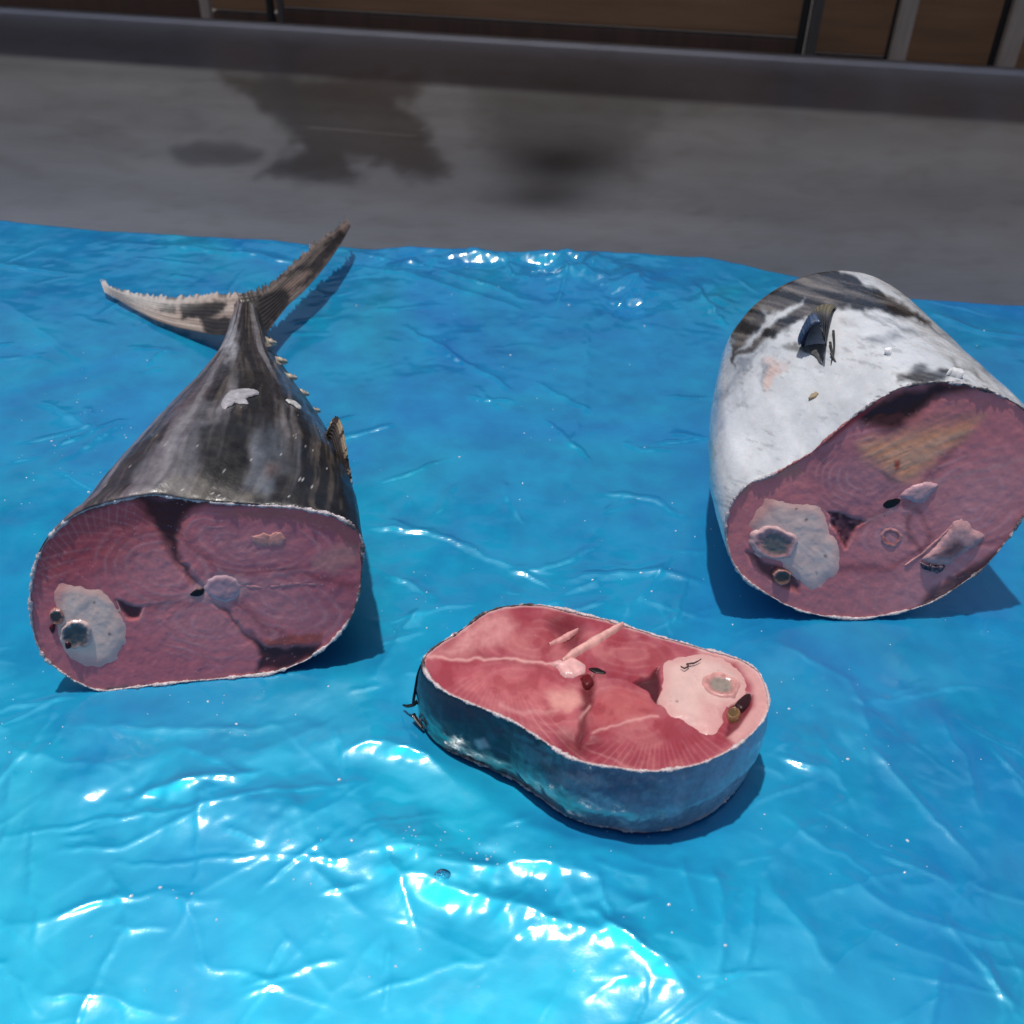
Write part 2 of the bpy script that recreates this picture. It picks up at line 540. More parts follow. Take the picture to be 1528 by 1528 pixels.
def build_sheet():
    edge_px = [(-700, 262), (-300, 290), (0, 326), (200, 345), (400, 361), (560, 372), (760, 378), (900, 384), (1000, 383), (1060, 387), (1110, 398), (1170, 412), (1250, 430), (1340, 446), (1430, 450), (1528, 457), (1800, 475), (2300, 520)]
    E_ = at_z(edge_px, 0.0)
    xs = np.concatenate([np.linspace(-1.1, -0.52, 16, endpoint=False), np.linspace(-0.52, -0.24, 190, endpoint=False), np.linspace(-0.24, 0.24, 470, endpoint=False), np.linspace(0.24, 0.46, 150, endpoint=False), np.linspace(0.46, 1.1, 16)])
    s = np.concatenate([np.linspace(0, 0.36, 10, endpoint=False), 0.36 + 0.64 * np.linspace(0, 1, 520) ** 1.25])
    ye = np.interp(xs, E_[:, 0], E_[:, 1])
    ye = ye + 0.0012 * (fbm(np.stack([xs * 60, xs * 0], 1), 4, 3) - 0.5)
    y0 = -0.22
    X = np.repeat(xs[None], len(s), 0)
    Y = y0 + s[:, None] * (ye[None] - y0)
    P3 = np.stack([X.ravel(), Y.ravel(), np.zeros(X.size)], 1)
    p = proj(P3)
    p[P3[:, 1] < 0.02] = (764, 3000)
    q = P3[:, :2]
    def ell(x, y, a, b):
        return np.exp(-(((p[:, 0] - x) / a) ** 2 + ((p[:, 1] - y) / b) ** 2))
    wq = q + 0.012 * np.stack([fbm(q * 25, 31, 3) - 0.5, fbm(q * 25, 37, 3) - 0.5], 1)
    z = 0.006 * (fbm(wq * np.array([7, 6]), 41, 2) - 0.5)                         # slow waves
    z += 0.0010 * (fbm(wq * np.array([16, 24]), 47, 2) - 0.5)
    # individual creases read from the photograph: line, half width (m), height (m)
    creases = [
        ([(608, 488), (660, 520), (720, 560), (765, 590)], 0.0035, 0.0022), ([(505, 372), (640, 400), (800, 452)], 0.004, 0.0022),
        ([(520, 392), (640, 420), (780, 462)], 0.003, 0.0015), ([(838, 386), (845, 420), (830, 462)], 0.004, 0.0030), ([(968, 400), (930, 450), (898, 482)], 0.004, 0.0028),
        ([(1030, 425), (1055, 455), (1088, 492)], 0.003, 0.0026), ([(752, 378), (765, 410), (800, 420)], 0.002, 0.002), ([(808, 628), (840, 655), (882, 690)], 0.002, 0.0013),
        ([(540, 785), (640, 796)], 0.003, 0.0020), ([(540, 770), (660, 800), (790, 850), (830, 850)], 0.003, 0.0013), ([(895, 735), (980, 745), (1020, 772)], 0.003, 0.0014),
        ([(1000, 650), (1050, 655)], 0.005, 0.0014), ([(165, 1200), (230, 1180), (300, 1165), (390, 1160)], 0.005, 0.0032), ([(0, 1253), (200, 1216), (400, 1190), (560, 1168)], 0.0012, 0.0012),
        ([(180, 1288), (420, 1281), (700, 1272)], 0.0012, 0.0011), ([(508, 1122), (560, 1110), (610, 1118), (655, 1140)], 0.006, 0.0038), ([(560, 1300), (700, 1330), (900, 1400)], 0.010, 0.0042),
        ([(880, 1360), (960, 1420), (1030, 1495)], 0.006, 0.0036), ([(640, 1290), (760, 1290), (900, 1312)], 0.006, 0.0030), ([(1065, 1288), (1080, 1380), (1072, 1485)], 0.004, 0.0016),
        ([(1140, 1300), (1190, 1380), (1240, 1455)], 0.005, 0.0015), ([(1300, 1110), (1390, 1205), (1468, 1298)], 0.0035, 0.0022), ([(1400, 1060), (1440, 1130), (1462, 1215)], 0.003, 0.0018),
        ([(1240, 1300), (1350, 1370), (1528, 1412)], 0.004, 0.0018), ([(1165, 1130), (1225, 1152)], 0.003, 0.0018), ([(60, 600), (150, 650)], 0.006, 0.0016), ([(0, 450), (140, 560)], 0.006, 0.0012),
        ([(180, 362), (300, 372), (420, 388)], 0.008, 0.0026), ([(0, 395), (120, 410)], 0.006, 0.0018), ([(1160, 960), (1260, 1010), (1310, 1100)], 0.004, 0.0018), ([(100, 1085), (330, 1092), (460, 1080)], 0.007, 0.0020),
        ([(560, 1010), (600, 940), (650, 880)], 0.006, 0.0016), ([(0, 1110), (100, 1140), (200, 1150)], 0.006, 0.0016), ([(850, 860), (960, 850), (1060, 870)], 0.005, 0.0016), ([(1390, 470), (1470, 500), (1528, 505)], 0.004, 0.0018),
        ([(1440, 1420), (1500, 1500)], 0.004, 0.0014), ([(60, 1480), (260, 1512)], 0.006, 0.002), ([(960, 890), (1080, 930)], 0.004, 0.0014), ([(880, 470), (870, 600), (845, 720)], 0.006, 0.0013), ([(200, 620), (90, 690)], 0.006, 0.0014),
        ([(430, 1180), (470, 1300), (560, 1380)], 0.004, 0.0012), ([(0, 1390), (180, 1340), (330, 1350)], 0.006, 0.0014), ([(1280, 1180), (1180, 1250), (1120, 1330)], 0.005, 0.0014)]
    rr_ = np.random.RandomState(5)
    for _ in range(320):                                   # short sharp creases scattered over the whole sheet
        x, y = rr_.uniform(-100, 1640), 345 + 1200 * rr_.rand() ** 1.0
        wx = at_z([(x, y)], 0.0)[0]
        an = math.radians(rr_.choice([-35, -20, 15, 30, 65, 100]) + rr_.normal() * 12)
        ln_ = rr_.uniform(0.012, 0.06)
        d2 = np.array([math.cos(an), math.sin(an), 0]) * ln_ / 2
        bend = np.array([-math.sin(an), math.cos(an), 0]) * ln_ * rr_.normal() * 0.05
        pl = proj(np.array([wx - d2, wx + bend, wx + d2]))
        creases.append(([tuple(pl[0]), tuple(pl[2])], rr_.uniform(0.0010, 0.0030), rr_.uniform(0.0003, 0.0013)))
    wob = np.stack([fbm(q * 70, 71, 3) - 0.5, fbm(q * 70, 73, 3) - 0.5], 1) * 0.006
    for ln, w, a in creases:
        w, a = w * 0.7, a * (0.5 if max(ln)[1] > 900 else 0.95)
        L = at_z(ln, 0.0)[:, :2]
        lo, hi = L.min(0) - 8 * w, L.max(0) + 8 * w
        sel = np.where(((q > lo) & (q < hi)).all(1))[0]
        Q = q[sel] + wob[sel]
        d = seg_dist(Q, L)
        ax = unit(L[-1] - L[0]); tt = ((Q - L[0]) @ ax) / np.linalg.norm(L[-1] - L[0])
        nrm2 = np.array([-ax[1], ax[0]])
        nrm2 = nrm2 if nrm2[1] > 0 else -nrm2
        near = sstep(0.0005, -0.0005, (Q - L[0]) @ nrm2) if len(L) < 3 else 0.5
        z[sel] += a * np.exp(-d / (w * (1.4 - 0.9 * near))) * sstep(-0.12, 0.25, tt) * (1 - sstep(0.75, 1.12, tt)) * (0.6 + 0.8 * fbm(Q * 90, 77, 2))
    # broad swells whose near slopes catch the sun
    for ln, w, a in (([(430, 1215), (690, 1282), (840, 1305), (1000, 1415)], 0.018, 0.0042), ([(110, 1175), (260, 1150), (410, 1128)], 0.010, 0.0022), ([(480, 1108), (570, 1092), (670, 1118)], 0.009, 0.0020), ([(600, 366), (780, 372), (960, 380)], 0.014, 0.0050), ([(820, 385), (860, 392)], 0.010, 0.0045)):
        L = at_z(ln, 0.0)[:, :2]
        d = seg_dist(q + wob * 1.5, L)
        z += 0.7 * a * np.exp(-(d / w) ** 2) * (0.55 + 0.9 * fbm(q * 28, 105, 2))
    # crumpled patches
    crum = (1.4 * ell(250, 1195, 140, 45) + 1.5 * ell(700, 1325, 110, 50) + 1.7 * ell(840, 1350, 90, 55) + 1.5 * ell(980, 1450, 60, 50) + 0.8 * ell(560, 1250, 150, 60)
            + 3.2 * ell(845, 405, 60, 30) + 2.6 * ell(680, 388, 130, 14) + 2.4 * ell(940, 440, 50, 40) + 1.8 * ell(1060, 455, 36, 36) + 1.5 * ell(600, 410, 60, 20) + 0.6 * ell(640, 530, 100, 40)
            + 0.5 * ell(620, 830, 140, 60) + 0.45 * ell(920, 880, 140, 50) + 0.5 * ell(1240, 1070, 90, 90) + 0.4 * ell(1150, 1400, 130, 90) + 0.5 * ell(460, 1080, 120, 50) + 0.5 * ell(1380, 1200, 80, 80)
            + 0.5 * ell(120, 620, 120, 60) + 0.7 * ell(250, 370, 200, 20) + 0.4 * ell(1430, 480, 80, 20) + 0.4 * ell(60, 1050, 90, 90) + 0.6 * ell(640, 1230, 30, 40)) + 0.025
    fq = q + 0.004 * np.stack([fbm(q * 30, 33, 2) - 0.5, fbm(q * 30, 39, 2) - 0.5], 1)
    c1 = 0
    for f, a, sd_, an in ((26, 0.0030, 81, 0.3), (55, 0.0017, 87, 1.2), (120, 0.0006, 93, 2.0), (240, 0.00022, 95, 0.8)):
        c_, s2 = math.cos(an), math.sin(an)
        c1 = c1 + a * facet(fq @ np.array([[c_, s2 * 0.7], [-s2, c_ * 0.7]]) * f, sd_)
    far_ = ell(845, 405, 60, 26) + 0.7 * ell(690, 388, 130, 12) + 0.6 * ell(935, 445, 45, 32) + 0.5 * ell(1060, 455, 28, 30) + 0.4 * ell(650, 540, 60, 14) + 0.3 * ell(300, 372, 120, 10)
    z += far_ * (0.0064 * facet(fq * 60, 131) + 0.0026 * facet(fq * 140, 133))
    z += 1.45 * crum * c1
    z += 0.0008 * facet(fq * 48, 121) * sstep(0.35, 0.6, fbm(q * 10, 123, 2)) + 0.00028 * facet(fq @ np.array([[0.6, -0.8], [0.8, 0.6]]) * 130, 125)
    z += 0.00008 * (fbm(q * 140, 99, 3) - 0.5)
    # pressed flat under the fish
    press = np.zeros(len(q))
    for poly, w in ((TAIL_O, 60), (BODY_O, 60), ([(620, 1050), (720, 930), (900, 930), (1135, 1030), (1135, 1110), (1095, 1205), (940, 1243), (800, 1200), (650, 1100)], 40), ([(150, 960), (480, 960), (450, 600), (400, 500), (340, 500), (220, 640)], 60), ([(1090, 900), (1500, 860), (1450, 640), (1080, 600)], 60)):
        press = np.maximum(press, 1 - sstep(0, w, poly_sd(p, poly)))
    z = z * (1 - press * 0.97)
    z = np.maximum(z, -0.0028) + 0.0003
    z = z - press * 0.0012
    # back hem lifts a hair off the steel
    P3[:, 2] = z
    n = len(P3)
    nr, nc = len(s), len(xs)
    f = grid_faces(nr, nc)
    o = obj('plastic_sheet', P3, f, M_SHEET)
    tag(o, 'glossy wrinkled blue plastic sheet spread over the front of the steel table', 'plastic sheet')
    md = o.modifiers.new('thickness', 'SOLIDIFY')
    md.thickness, md.offset = 0.00025, -1
    return o
SHEET = build_sheet()

# ------------------------------------------------------------------ cut faces
def lobes(P, col, lobe_list, strength=0.22, tint=(232, 172, 174)):
    """Concentric muscle rings round each lobe centre: (cx, cy, a, b, rot, spacing)."""
    best = np.full(len(P), 1e9)
    second = np.full(len(P), 1e9)
    val = np.zeros(len(P))
    w = (np.stack([fbm(P / 55, 5, 2), fbm(P / 55, 8, 2)], 1) - 0.5) * 22
    for (cx, cy, a, b, rot, sp) in lobe_list:
        c_, s_ = math.cos(math.radians(rot)), math.sin(math.radians(rot))
        dx, dy = P[:, 0] + w[:, 0] - cx, P[:, 1] + w[:, 1] - cy
        u, v = (dx * c_ + dy * s_) / a, (-dx * s_ + dy * c_) / b
        d = np.sqrt(u * u + v * v)
        ph = d * a / sp
        k = (0.5 + 0.5 * np.cos(2 * np.pi * ph)) ** 3 * sstep(0.08, 0.25, d) * (1 - sstep(0.85, 1.25, d))
        k *= np.clip(2.2 * fbm(P / 38, 13, 3) - 0.55, 0, 1.1)
        use = d < best
        val = np.where(use, k, val)
        second = np.minimum(second, np.maximum(best, d))
        best = np.minimum(best, d)
    seam = np.exp(-((second - best) / 0.16) ** 2) * (best < 1.6)
    col = mixc(col, (120, 34, 46), 0.42 * seam)
    col = mixc(col, tint, 0.34 * np.exp(-(best * 1.4) ** 2))
    return mixc(col, tint, val * strength * 0.85), val

def spokes(P, col, c, rng, n, out_sd, width, strength, tint=(226, 170, 165), sw=0.10, curve=0.0):
    """Fine pale septa that run in from the skin."""
    d = np.linalg.norm(P - c, axis=1)
    th = np.degrees(np.arctan2(P[:, 1] - c[1], P[:, 0] - c[0])) % 360 + curve * d
    lo, hi = rng
    inr = ((th - lo) % 360) / ((hi - lo) % 360)
    ph = inr * n + 0.35 * (fbm(P / 25, 3, 2) - 0.5)
    k = np.exp(-((ph - np.round(ph)) / sw) ** 2) * (inr < 1) * sstep(0, 0.06, inr) * (1 - sstep(0.92, 1, inr))
    dep = -out_sd
    k = k * (1 - sstep(width * 0.5, width, dep)) * (0.5 + 0.8 * vnoise(np.stack([np.round(ph), ph * 0], 1) * 3.7, 4))
    return mixc(col, tint, k * strength * 0.65)

def face_mesh(name, outline_px, center_px, to_world, n, colour_fn, relief, parent, m=M_FLESH, nang=520, nrad=120, jit=1.2, power=0.85):
    O = closed_curve(outline_px, nang)
    tn = unit(np.roll(O, -1, 0) - np.roll(O, 1, 0))
    nn = np.stack([tn[:, 1], -tn[:, 0]], 1)
    j = (fbm(np.stack([np.arange(nang) / 9.0, np.zeros(nang)], 1), 3, 3) - 0.5) * jit * 2
    j = j * np.minimum(1, np.minimum(np.arange(nang), nang - np.arange(nang)) / 12)
    O = O + nn * j[:, None]
    P, r, th, f = disc(O, np.asarray(center_px, float), nrad, power)
    sd = poly_sd(P, O[::4])
    col, hgt = colour_fn(P, r, sd)
    X = to_world(P) + np.outer(hgt * relief, n)
    o = obj(name, X, f, m, parent, col)
    return o, O, X[-nang:]

def patch(name, poly_px, to_world, n, parent, m, colfn, dome=0.0012, lift=0.0003, nang=72, nrad=16, center=None, sink=0.0012, wob=0.0, seed=1):
    """A piece that sits in a cut face: closed outline, domed, its rim pushed below the face."""
    O = closed_curve(poly_px, nang)
    if wob:
        O = O + wob * (np.stack([fbm(O / 7, seed, 3), fbm(O / 7, seed + 5, 3)], 1) - 0.5) * 2
    c = O.mean(0) if center is None else np.asarray(center, float)
    P, r, th, f = disc(O, c, nrad, 0.8)
    h = lift + dome * (1 - r ** 4)
    h = h - 0.0005 * sstep(0.72, 0.99, r)
    h = np.where(r > 0.995, -sink, h)
    h = h + 0.0004 * (fbm(P / 12, seed + 2, 3) - 0.5)
    X = to_world(P) + np.outer(h, n)
    return obj(name, X, f, m, parent, colfn(P, r))

def tube_cut(name, c, rx, ry, rot, to_world, n, parent, cols, m=M_ORGAN, h0=0.0016, seed=1):
    """A gut cut across: a raised wall round a sunken middle. cols = (wall, ring, middle)."""
    a = np.linspace(0, 2 * np.pi, 56, endpoint=False)
    wv = 1 + 0.18 * (fbm(np.stack([np.cos(a) * 2 + 5, np.sin(a) * 2 + 5], 1), seed, 3) - 0.5) * 2
    cr, sr = math.cos(math.radians(rot)), math.sin(math.radians(rot))
    e = np.stack([np.cos(a) * rx * wv, np.sin(a) * ry * wv], 1)
    O = np.asarray(c, float) + np.stack([e[:, 0] * cr - e[:, 1] * sr, e[:, 0] * sr + e[:, 1] * cr], 1)
    P, r, th, f = disc(O, np.asarray(c, float), 22, 0.9)
    rn = r + 0.16 * (fbm(P / 5, seed, 3) - 0.5) * 2
    h = h0 * (1 - sstep(0.8, 1.0, r)) + 0.00012 * np.exp(-((r - 0.80) / 0.14) ** 2) - 0.0004 * (1 - sstep(0.45, 0.75, rn))
    h = np.where(r > 0.995, -0.0012, h)
    h += 0.0003 * (fbm(P / 4, seed + 3, 3) - 0.5)
    col = np.ones((len(P), 3)) * lin(cols[0])
    col = mixc(col, cols[1], 1 - sstep(0.60, 0.90, rn))
    col = mixc(col, cols[2], 1 - sstep(0.40, 0.70, rn))
    col *= (0.75 + 0.5 * fbm(P / 6, seed + 8, 3))[:, None]
    return obj(name, to_world(P) + np.outer(h, n), f, m, parent, col)

def rim(name, ring, n, parent, colfn, rad=0.0007, m=M_RIM, seed=1, out=0.0):
    """Frosty bead of skin edge along a closed ring of points."""
    k = len(ring)
    t = unit(np.roll(ring, -1, 0) - np.roll(ring, 1, 0))
    b = unit(np.cross(t, n))
    idx = np.arange(k)
    rr = 0.75 * rad * (0.25 + 1.1 * sstep(0.3, 0.8, fbm(np.stack([idx / 7.0, idx * 0], 1), seed, 4))) * (0.65 + 0.6 * RNG.rand(k))
    A = np.linspace(0, 2 * np.pi, 8, endpoint=False)
    X = []
    for i, al in enumerate(A):
        jj = 0.3 * rad * (RNG.rand(k, 1) - 0.5)
        X.append(ring + b * (rr * np.cos(al) + out)[:, None] + n * (rr * np.sin(al) + 0.00035)[:, None] + jj)
    X = np.stack(X, 1).reshape(-1, 3)
    i = np.arange(k)[:, None]; j = np.arange(8)[None]
    f = np.stack([i * 8 + j, i * 8 + (j + 1) % 8, ((i + 1) % k) * 8 + (j + 1) % 8, ((i + 1) % k) * 8 + j], -1).reshape(-1, 4)
    col = colfn(proj(X))
    return obj(name, X, f, m, parent, col)

def organ_col(base, pink, pink_mask=None, spots=()):
    def fn(P, r):
        col = np.ones((len(P), 3)) * lin(base)
        col *= (0.88 + 0.24 * fbm(P / 16, 4, 4))[:, None]
        col = mixc(col, pink, 0.55 * sstep(0.6, 1.0, r))
        if pink_mask is not None:
            col = mixc(col, pink, pink_mask(P))
        vein = np.abs(fbm(P / 20, 6, 4) - 0.5)
        col = mixc(col, (150, 100, 108), 0.35 * (1 - sstep(0, 0.012, vein)) * sstep(0.5, 0.7, fbm(P / 30, 2, 2)))
        for (x, y, s) in spots:
            col = mixc(col, (50, 30, 35), np.exp(-(((P[:, 0] - x) ** 2 + (P[:, 1] - y) ** 2) / s ** 2)))
        return col
    return fn

def strip(name, line_px, w, to_world, n, parent, m, colr, h=0.002, seed=1):
    """A raised strand (bone, sinew) lying along a line on a cut face."""
    L = open_curve(line_px, 40)
    t = unit(np.gradient(L, axis=0)); b = np.stack([-t[:, 1], t[:, 0]], 1)
    k = 9
    pr = np.linspace(-1, 1, k)
    wv = w * np.sin(np.linspace(0.25, np.pi - 0.2, 40)) ** 0.5 * (0.7 + 0.6 * fbm(np.stack([np.arange(40) / 4, np.zeros(40)], 1), seed, 3))
    P = (L[:, None] + b[:, None] * (pr[None, :, None] * wv[:, None, None])).reshape(-1, 2)
    hh = np.tile(h * np.sqrt(np.maximum(0, 1 - pr ** 2)) - 0.0008, 40) + 0.0005 * (fbm(P / 4, seed, 3) - 0.5)
    col = np.ones((len(P), 3)) * lin(colr) * (0.75 + 0.5 * fbm(P / 5, seed + 1, 3))[:, None]
    return obj(name, to_world(P) + np.outer(hh, n), grid_faces(40, k), m, parent, col)

# ------------------------------------------------------------------ skins
def loft(rings):
    K, N, _ = rings.shape
    return rings.reshape(-1, 3), grid_faces(K, N, True)

def bvh_of(o):
    me = o.data
    return BVHTree.FromPolygons([v.co.copy() for v in me.vertices], [tuple(p.vertices) for p in me.polygons])

def hit(bvh, off, px, py):
    d = Vector(rays([(px, py)])[0]).normalized()
    loc, nor, i, dist = bvh.ray_cast(Vector(C) - off, d)
    if loc is None:
        return None, None
    if nor.dot(d) > 0:
        nor = -nor
    return np.array(loc + off), np.array(nor)

def flake(name, poly, bvh, parent, m, c, lift=0.0008, seed=1):
    """A loose scrap of skin lying on the body, laid on by casting its outline on the surface."""
    O = closed_curve(poly, 40)
    O = O + 3.0 * (np.stack([fbm(O / 6, seed, 3), fbm(O / 6, seed + 5, 3)], 1) - 0.5)
    P, r, th, f = disc(O, O.mean(0), 8)
    X, ok = [], True
    for (x, y), rr in zip(P, r):
        a, nn = hit(bvh, Vector((0, 0, 0)), x, y)
        if a is None:
            X.append(X[-1] if X else np.zeros(3))
            continue
        X.append(a + nn * (lift * (1.0 if rr < 0.95 else -0.1) + 0.0006 * vnoise(np.array([[x / 5, y / 5]]), seed)[0]))
    X = np.array(X)
    col = np.ones((len(P), 3)) * lin(c) * (0.75 + 0.5 * fbm(P / np.array([9, 3]), seed, 3))[:, None]
    return obj(name, X, f, m, parent, col)

def blade(name, top, bot, ztop, zbot, parent, m, colfn, thick=0.0012, nc=110, nk=40, rag=0.0, seed=1, arch=0.0):
    """A fin: grid between two pixel polylines at given heights, with real thickness and a ragged top edge."""
    T, B = open_curve(top, nc), open_curve(bot, nc)
    s = np.linspace(0, 1, nc)
    k = np.linspace(0, 1, nk)
    ragv = rag * (np.abs(fbm(np.stack([s * 60, s * 0], 1), seed, 2) - 0.5) * 3 + (RNG.rand(nc) > 0.75) * RNG.rand(nc) * 0.9)
    rd = (T - B) / np.maximum(1e-6, np.linalg.norm(T - B, axis=1, keepdims=True)) * ragv[:, None]
    P = (B[:, None] * (1 - k[None, :, None]) + T[:, None] * k[None, :, None]) + rd[:, None] * (k ** 10)[None, :, None]
    zt, zb = np.interp(s, np.linspace(0, 1, len(ztop)), ztop), np.interp(s, np.linspace(0, 1, len(zbot)), zbot)
    Z = zb[:, None] * (1 - k) + zt[:, None] * k + arch * np.sin(np.pi * k)[None]
    P = P.reshape(-1, 2)
    X = at_z(P, Z.ravel())
    g = X.reshape(nc, nk, 3)
    nrm = unit(np.cross(np.gradient(g, axis=0), np.gradient(g, axis=1)).reshape(-1, 3) + 1e-12)
    if nrm[:, 2].mean() < 0:
        nrm = -nrm
    edge = np.minimum(1, np.minimum(np.tile(k, nc) * 6 + 0.15, (1 - np.tile(k, nc)) * 4 + 0.12))
    edge = edge * np.minimum(1, (1 - np.repeat(s, nk)) * 8 + 0.12)
    rays_ = 0.25 * thick * np.sin(np.tile(k, nc) * 66 + 3 * fbm(P / 40, seed, 2))
    th = (thick * edge / 2)
    up = X + nrm * (th + rays_ * edge)[:, None]
    dn = X - nrm * th[:, None]
    n0 = len(X)
    f = grid_faces(nc, nk)
    f2 = f[:, ::-1] + n0
    bd = []
    idx = np.arange(n0).reshape(nc, nk)
    loop = np.concatenate([idx[0, :], idx[1:, -1], idx[-1, -2::-1], idx[-2:0:-1, 0]])
    lp2 = np.roll(loop, -1)
    bd = np.stack([loop, lp2, lp2 + n0, loop + n0], 1)
    col = colfn(P, np.repeat(s, nk), np.tile(k, nc))
    return obj(name, np.vstack([up, dn]), np.vstack([f, f2, bd]), m, parent, np.vstack([col, col]))

def zoomA(pts):                                          # coordinates read in an enlarged view -> photo pixels
    return [(x / 2.5467, 560 + y / 2.5467) for x, y in pts]
def zoomB(pts):
    return [(1028 + x / 2.634, 380 + y / 2.634) for x, y in pts]
def zoomC(pts):
    return [(580 + x / 2.5467, 880 + y / 2.5467) for x, y in pts]
def zoomD(pts):
    return [(1100 + x / 3.57, 390 + y / 3.57) for x, y in pts]
def zoomE(pts):
    return [(140 + x / 3.82, 320 + y / 3.82) for x, y in pts]

# ================================================================== tail piece
def build_tail():
    b0, b1 = at_z([(150, 1028)], 0.0)[0], at_z([(420, 1002)], 0.0)[0]
    u = unit(b1 - b0)
    n = unit(np.cross(u, [0, 0, 1]) + np.array([0, 0, 0.22]))   # towards the camera, leaning back a little
    tw = lambda P: on_plane(P, b0, n)
    root = thing('fish_tail_piece', tuple((b0 + b1) / 2), 'tail end of a dark skinned fish with its forked tail fin still attached', 'fish piece', 'cut pieces of fish')
    Cc = np.array([290., 885.])

    def colour(P, r, sd):
        w = (np.stack([fbm(P / 26, 2, 3), fbm(P / 26, 4, 3)], 1) - 0.5) * 14
        Q = P + w
        col = np.ones((len(P), 3)) * lin((224, 122, 130))
        col = mixc(col, (184, 70, 78), 0.8 * pmask(Q, [(40, 760), (260, 730), (250, 800), (180, 850), (90, 870), (40, 880)], 40))
        col = mixc(col, (166, 92, 112), 0.5 * pmask(Q, [(290, 760), (540, 780), (540, 960), (330, 880)], 30))
        h = 0.3 * (fbm(P / 14, 7, 4) - 0.5)
        col, v = lobes(P, col, [(243, 850, 100, 74, 20, 17), (372, 812, 120, 48, 5, 24), (310, 930, 130, 60, 12, 26), (420, 900, 95, 55, 20, 22)], 0.42)
        h = h + 0.03 * v
        col = spokes(P, col, np.array([165., 900.]), (95, 290), 38, sd, 46, 0.55)
        col = spokes(P, col, np.array([300., 850.]), (195, 262), 16, sd, 80, 0.4, curve=0.1)
        col = spokes(P, col, np.array([400., 880.]), (-30, 60), 16, sd, 40, 0.3)
        # pale fat along the belly rim
        col = mixc(col, (208, 128, 132), 0.55 * (1 - sstep(0, 16, -sd)) * pmask(P, [(30, 860), (110, 860), (200, 1000), (440, 980), (440, 1040), (30, 1040)], 12))
        # dark meat wedges
        d1 = pmask(Q, [(196, 738), (310, 744), (288, 762), (270, 782), (264, 808), (270, 838), (288, 862), (306, 884), (292, 874), (268, 850), (246, 815), (226, 776)], 9)
        d2 = pmask(Q, [(318, 898), (336, 908), (358, 936), (392, 960), (430, 970), (478, 966), (470, 985), (440, 996), (385, 1006), (388, 985), (376, 954), (340, 916)], 6)
        col = mixc(col, (62, 18, 24), 0.92 * d1)
        col = mixc(col, (58, 22, 30), 0.92 * d2)
        h = h - 0.8 * d1 - 0.5 * d2
        col = mixc(col, (74, 20, 26), 0.75 * (1 - sstep(0, 14, -sd)) * pmask(P, [(110, 740), (400, 735), (330, 775), (110, 800)], 20))
        # seams between the four muscle blocks
        for ln, s, wd in (([(306, 884), (345, 872), (420, 858), (480, 850)], 0.5, 3.5), ([(292, 884), (250, 898), (222, 902), (190, 902)], 0.6, 3.0), ([(365, 868), (420, 873), (478, 874)], 0.35, 3), ([(355, 866), (400, 858), (440, 842)], 0.3, 3)):
            col = mixc(col, (206, 142, 150), s * lmask(Q, ln, wd))
            h = h + 0.05 * lmask(Q, ln, wd)
        col = mixc(col, (198, 96, 84), 0.9 * pmask(Q, [(388, 952), (440, 950), (485, 944), (478, 962), (440, 967), (405, 964)], 4))
        col = mixc(col, (196, 116, 108), 0.7 * pmask(Q, [(320, 762), (430, 757), (520, 780), (538, 800), (534, 830), (505, 800), (440, 775), (350, 772)], 7))
        col = mixc(col, (206, 148, 142), 0.7 * pmask(Q, [(465, 830), (500, 815), (532, 815), (528, 840), (500, 855), (470, 850)], 8))
        col = mixc(col, (212, 160, 164), 0.75 * pmask(Q, [(270, 890), (300, 868), (330, 850), (368, 862), (372, 882), (340, 906), (310, 900)], 8))
        # dark clotted cavity beside the gut
        cv = pmask(Q, [(178, 896), (200, 902), (214, 908), (205, 920), (190, 922), (184, 912)], 4)
        col = mixc(col, (74, 18, 30), 0.85 * cv)
        h = h - 0.9 * cv
        fine = fbm(P / 3.5, 9, 3)
        col *= (0.93 + 0.14 * fine)[:, None]
        speck = (vnoise(P / 2.2, 15) > 0.93) * (vnoise(P / 40, 16) > 0.45)
        col = mixc(col, (225, 175, 180), 0.5 * speck)
        edge = 1 - sstep(0, 4, -sd)
        col = mixc(col, (214, 160, 160), 0.4 * edge)
        return col, h

    fl, O, ring0 = face_mesh('flesh', TAIL_O, Cc, tw, n, colour, 0.0012, root)
    N = len(O)
    # gut and its tubes
    gp = [(75, 882), (80, 870), (95, 865), (125, 870), (155, 878), (175, 896), (182, 914), (193, 926), (195, 955), (186, 971), (178, 985), (160, 998), (138, 1001), (114, 994), (98, 984), (88, 965), (82, 940), (84, 915), (78, 900)]
    def pm(P):
        return 0.8 * pmask(P, [(70, 860), (105, 862), (92, 900), (70, 905)], 10) + 0.5 * pmask(P, [(95, 975), (160, 985), (150, 1005), (100, 1000)], 10)
    g = patch('gut', gp, tw, n, root, M_ORGAN, organ_col((255, 214, 198), (236, 158, 150), pm, ((141, 898, 1.8), (164, 945, 2.0), (195, 958, 1.6))), dome=0.0004, lift=0.0002, nang=110, nrad=26, wob=1.0)
    tube_cut('intestine', (114, 945), 26, 24, 10, tw, n, g, ((224, 194, 186), (112, 98, 100), (84, 84, 86)), h0=0.0015, seed=4)
    tube_cut('intestine', (85, 919), 12, 13, 0, tw, n, g, ((176, 128, 124), (110, 78, 70), (88, 64, 56)), h0=0.0014, seed=9)
    patch('clot', [(73, 936), (83, 930), (80, 946)], tw, n, g, M_FLESH, lambda P, r: np.ones((len(P), 3)) * lin((70, 16, 26)), dome=0.0006, nang=20, nrad=5)
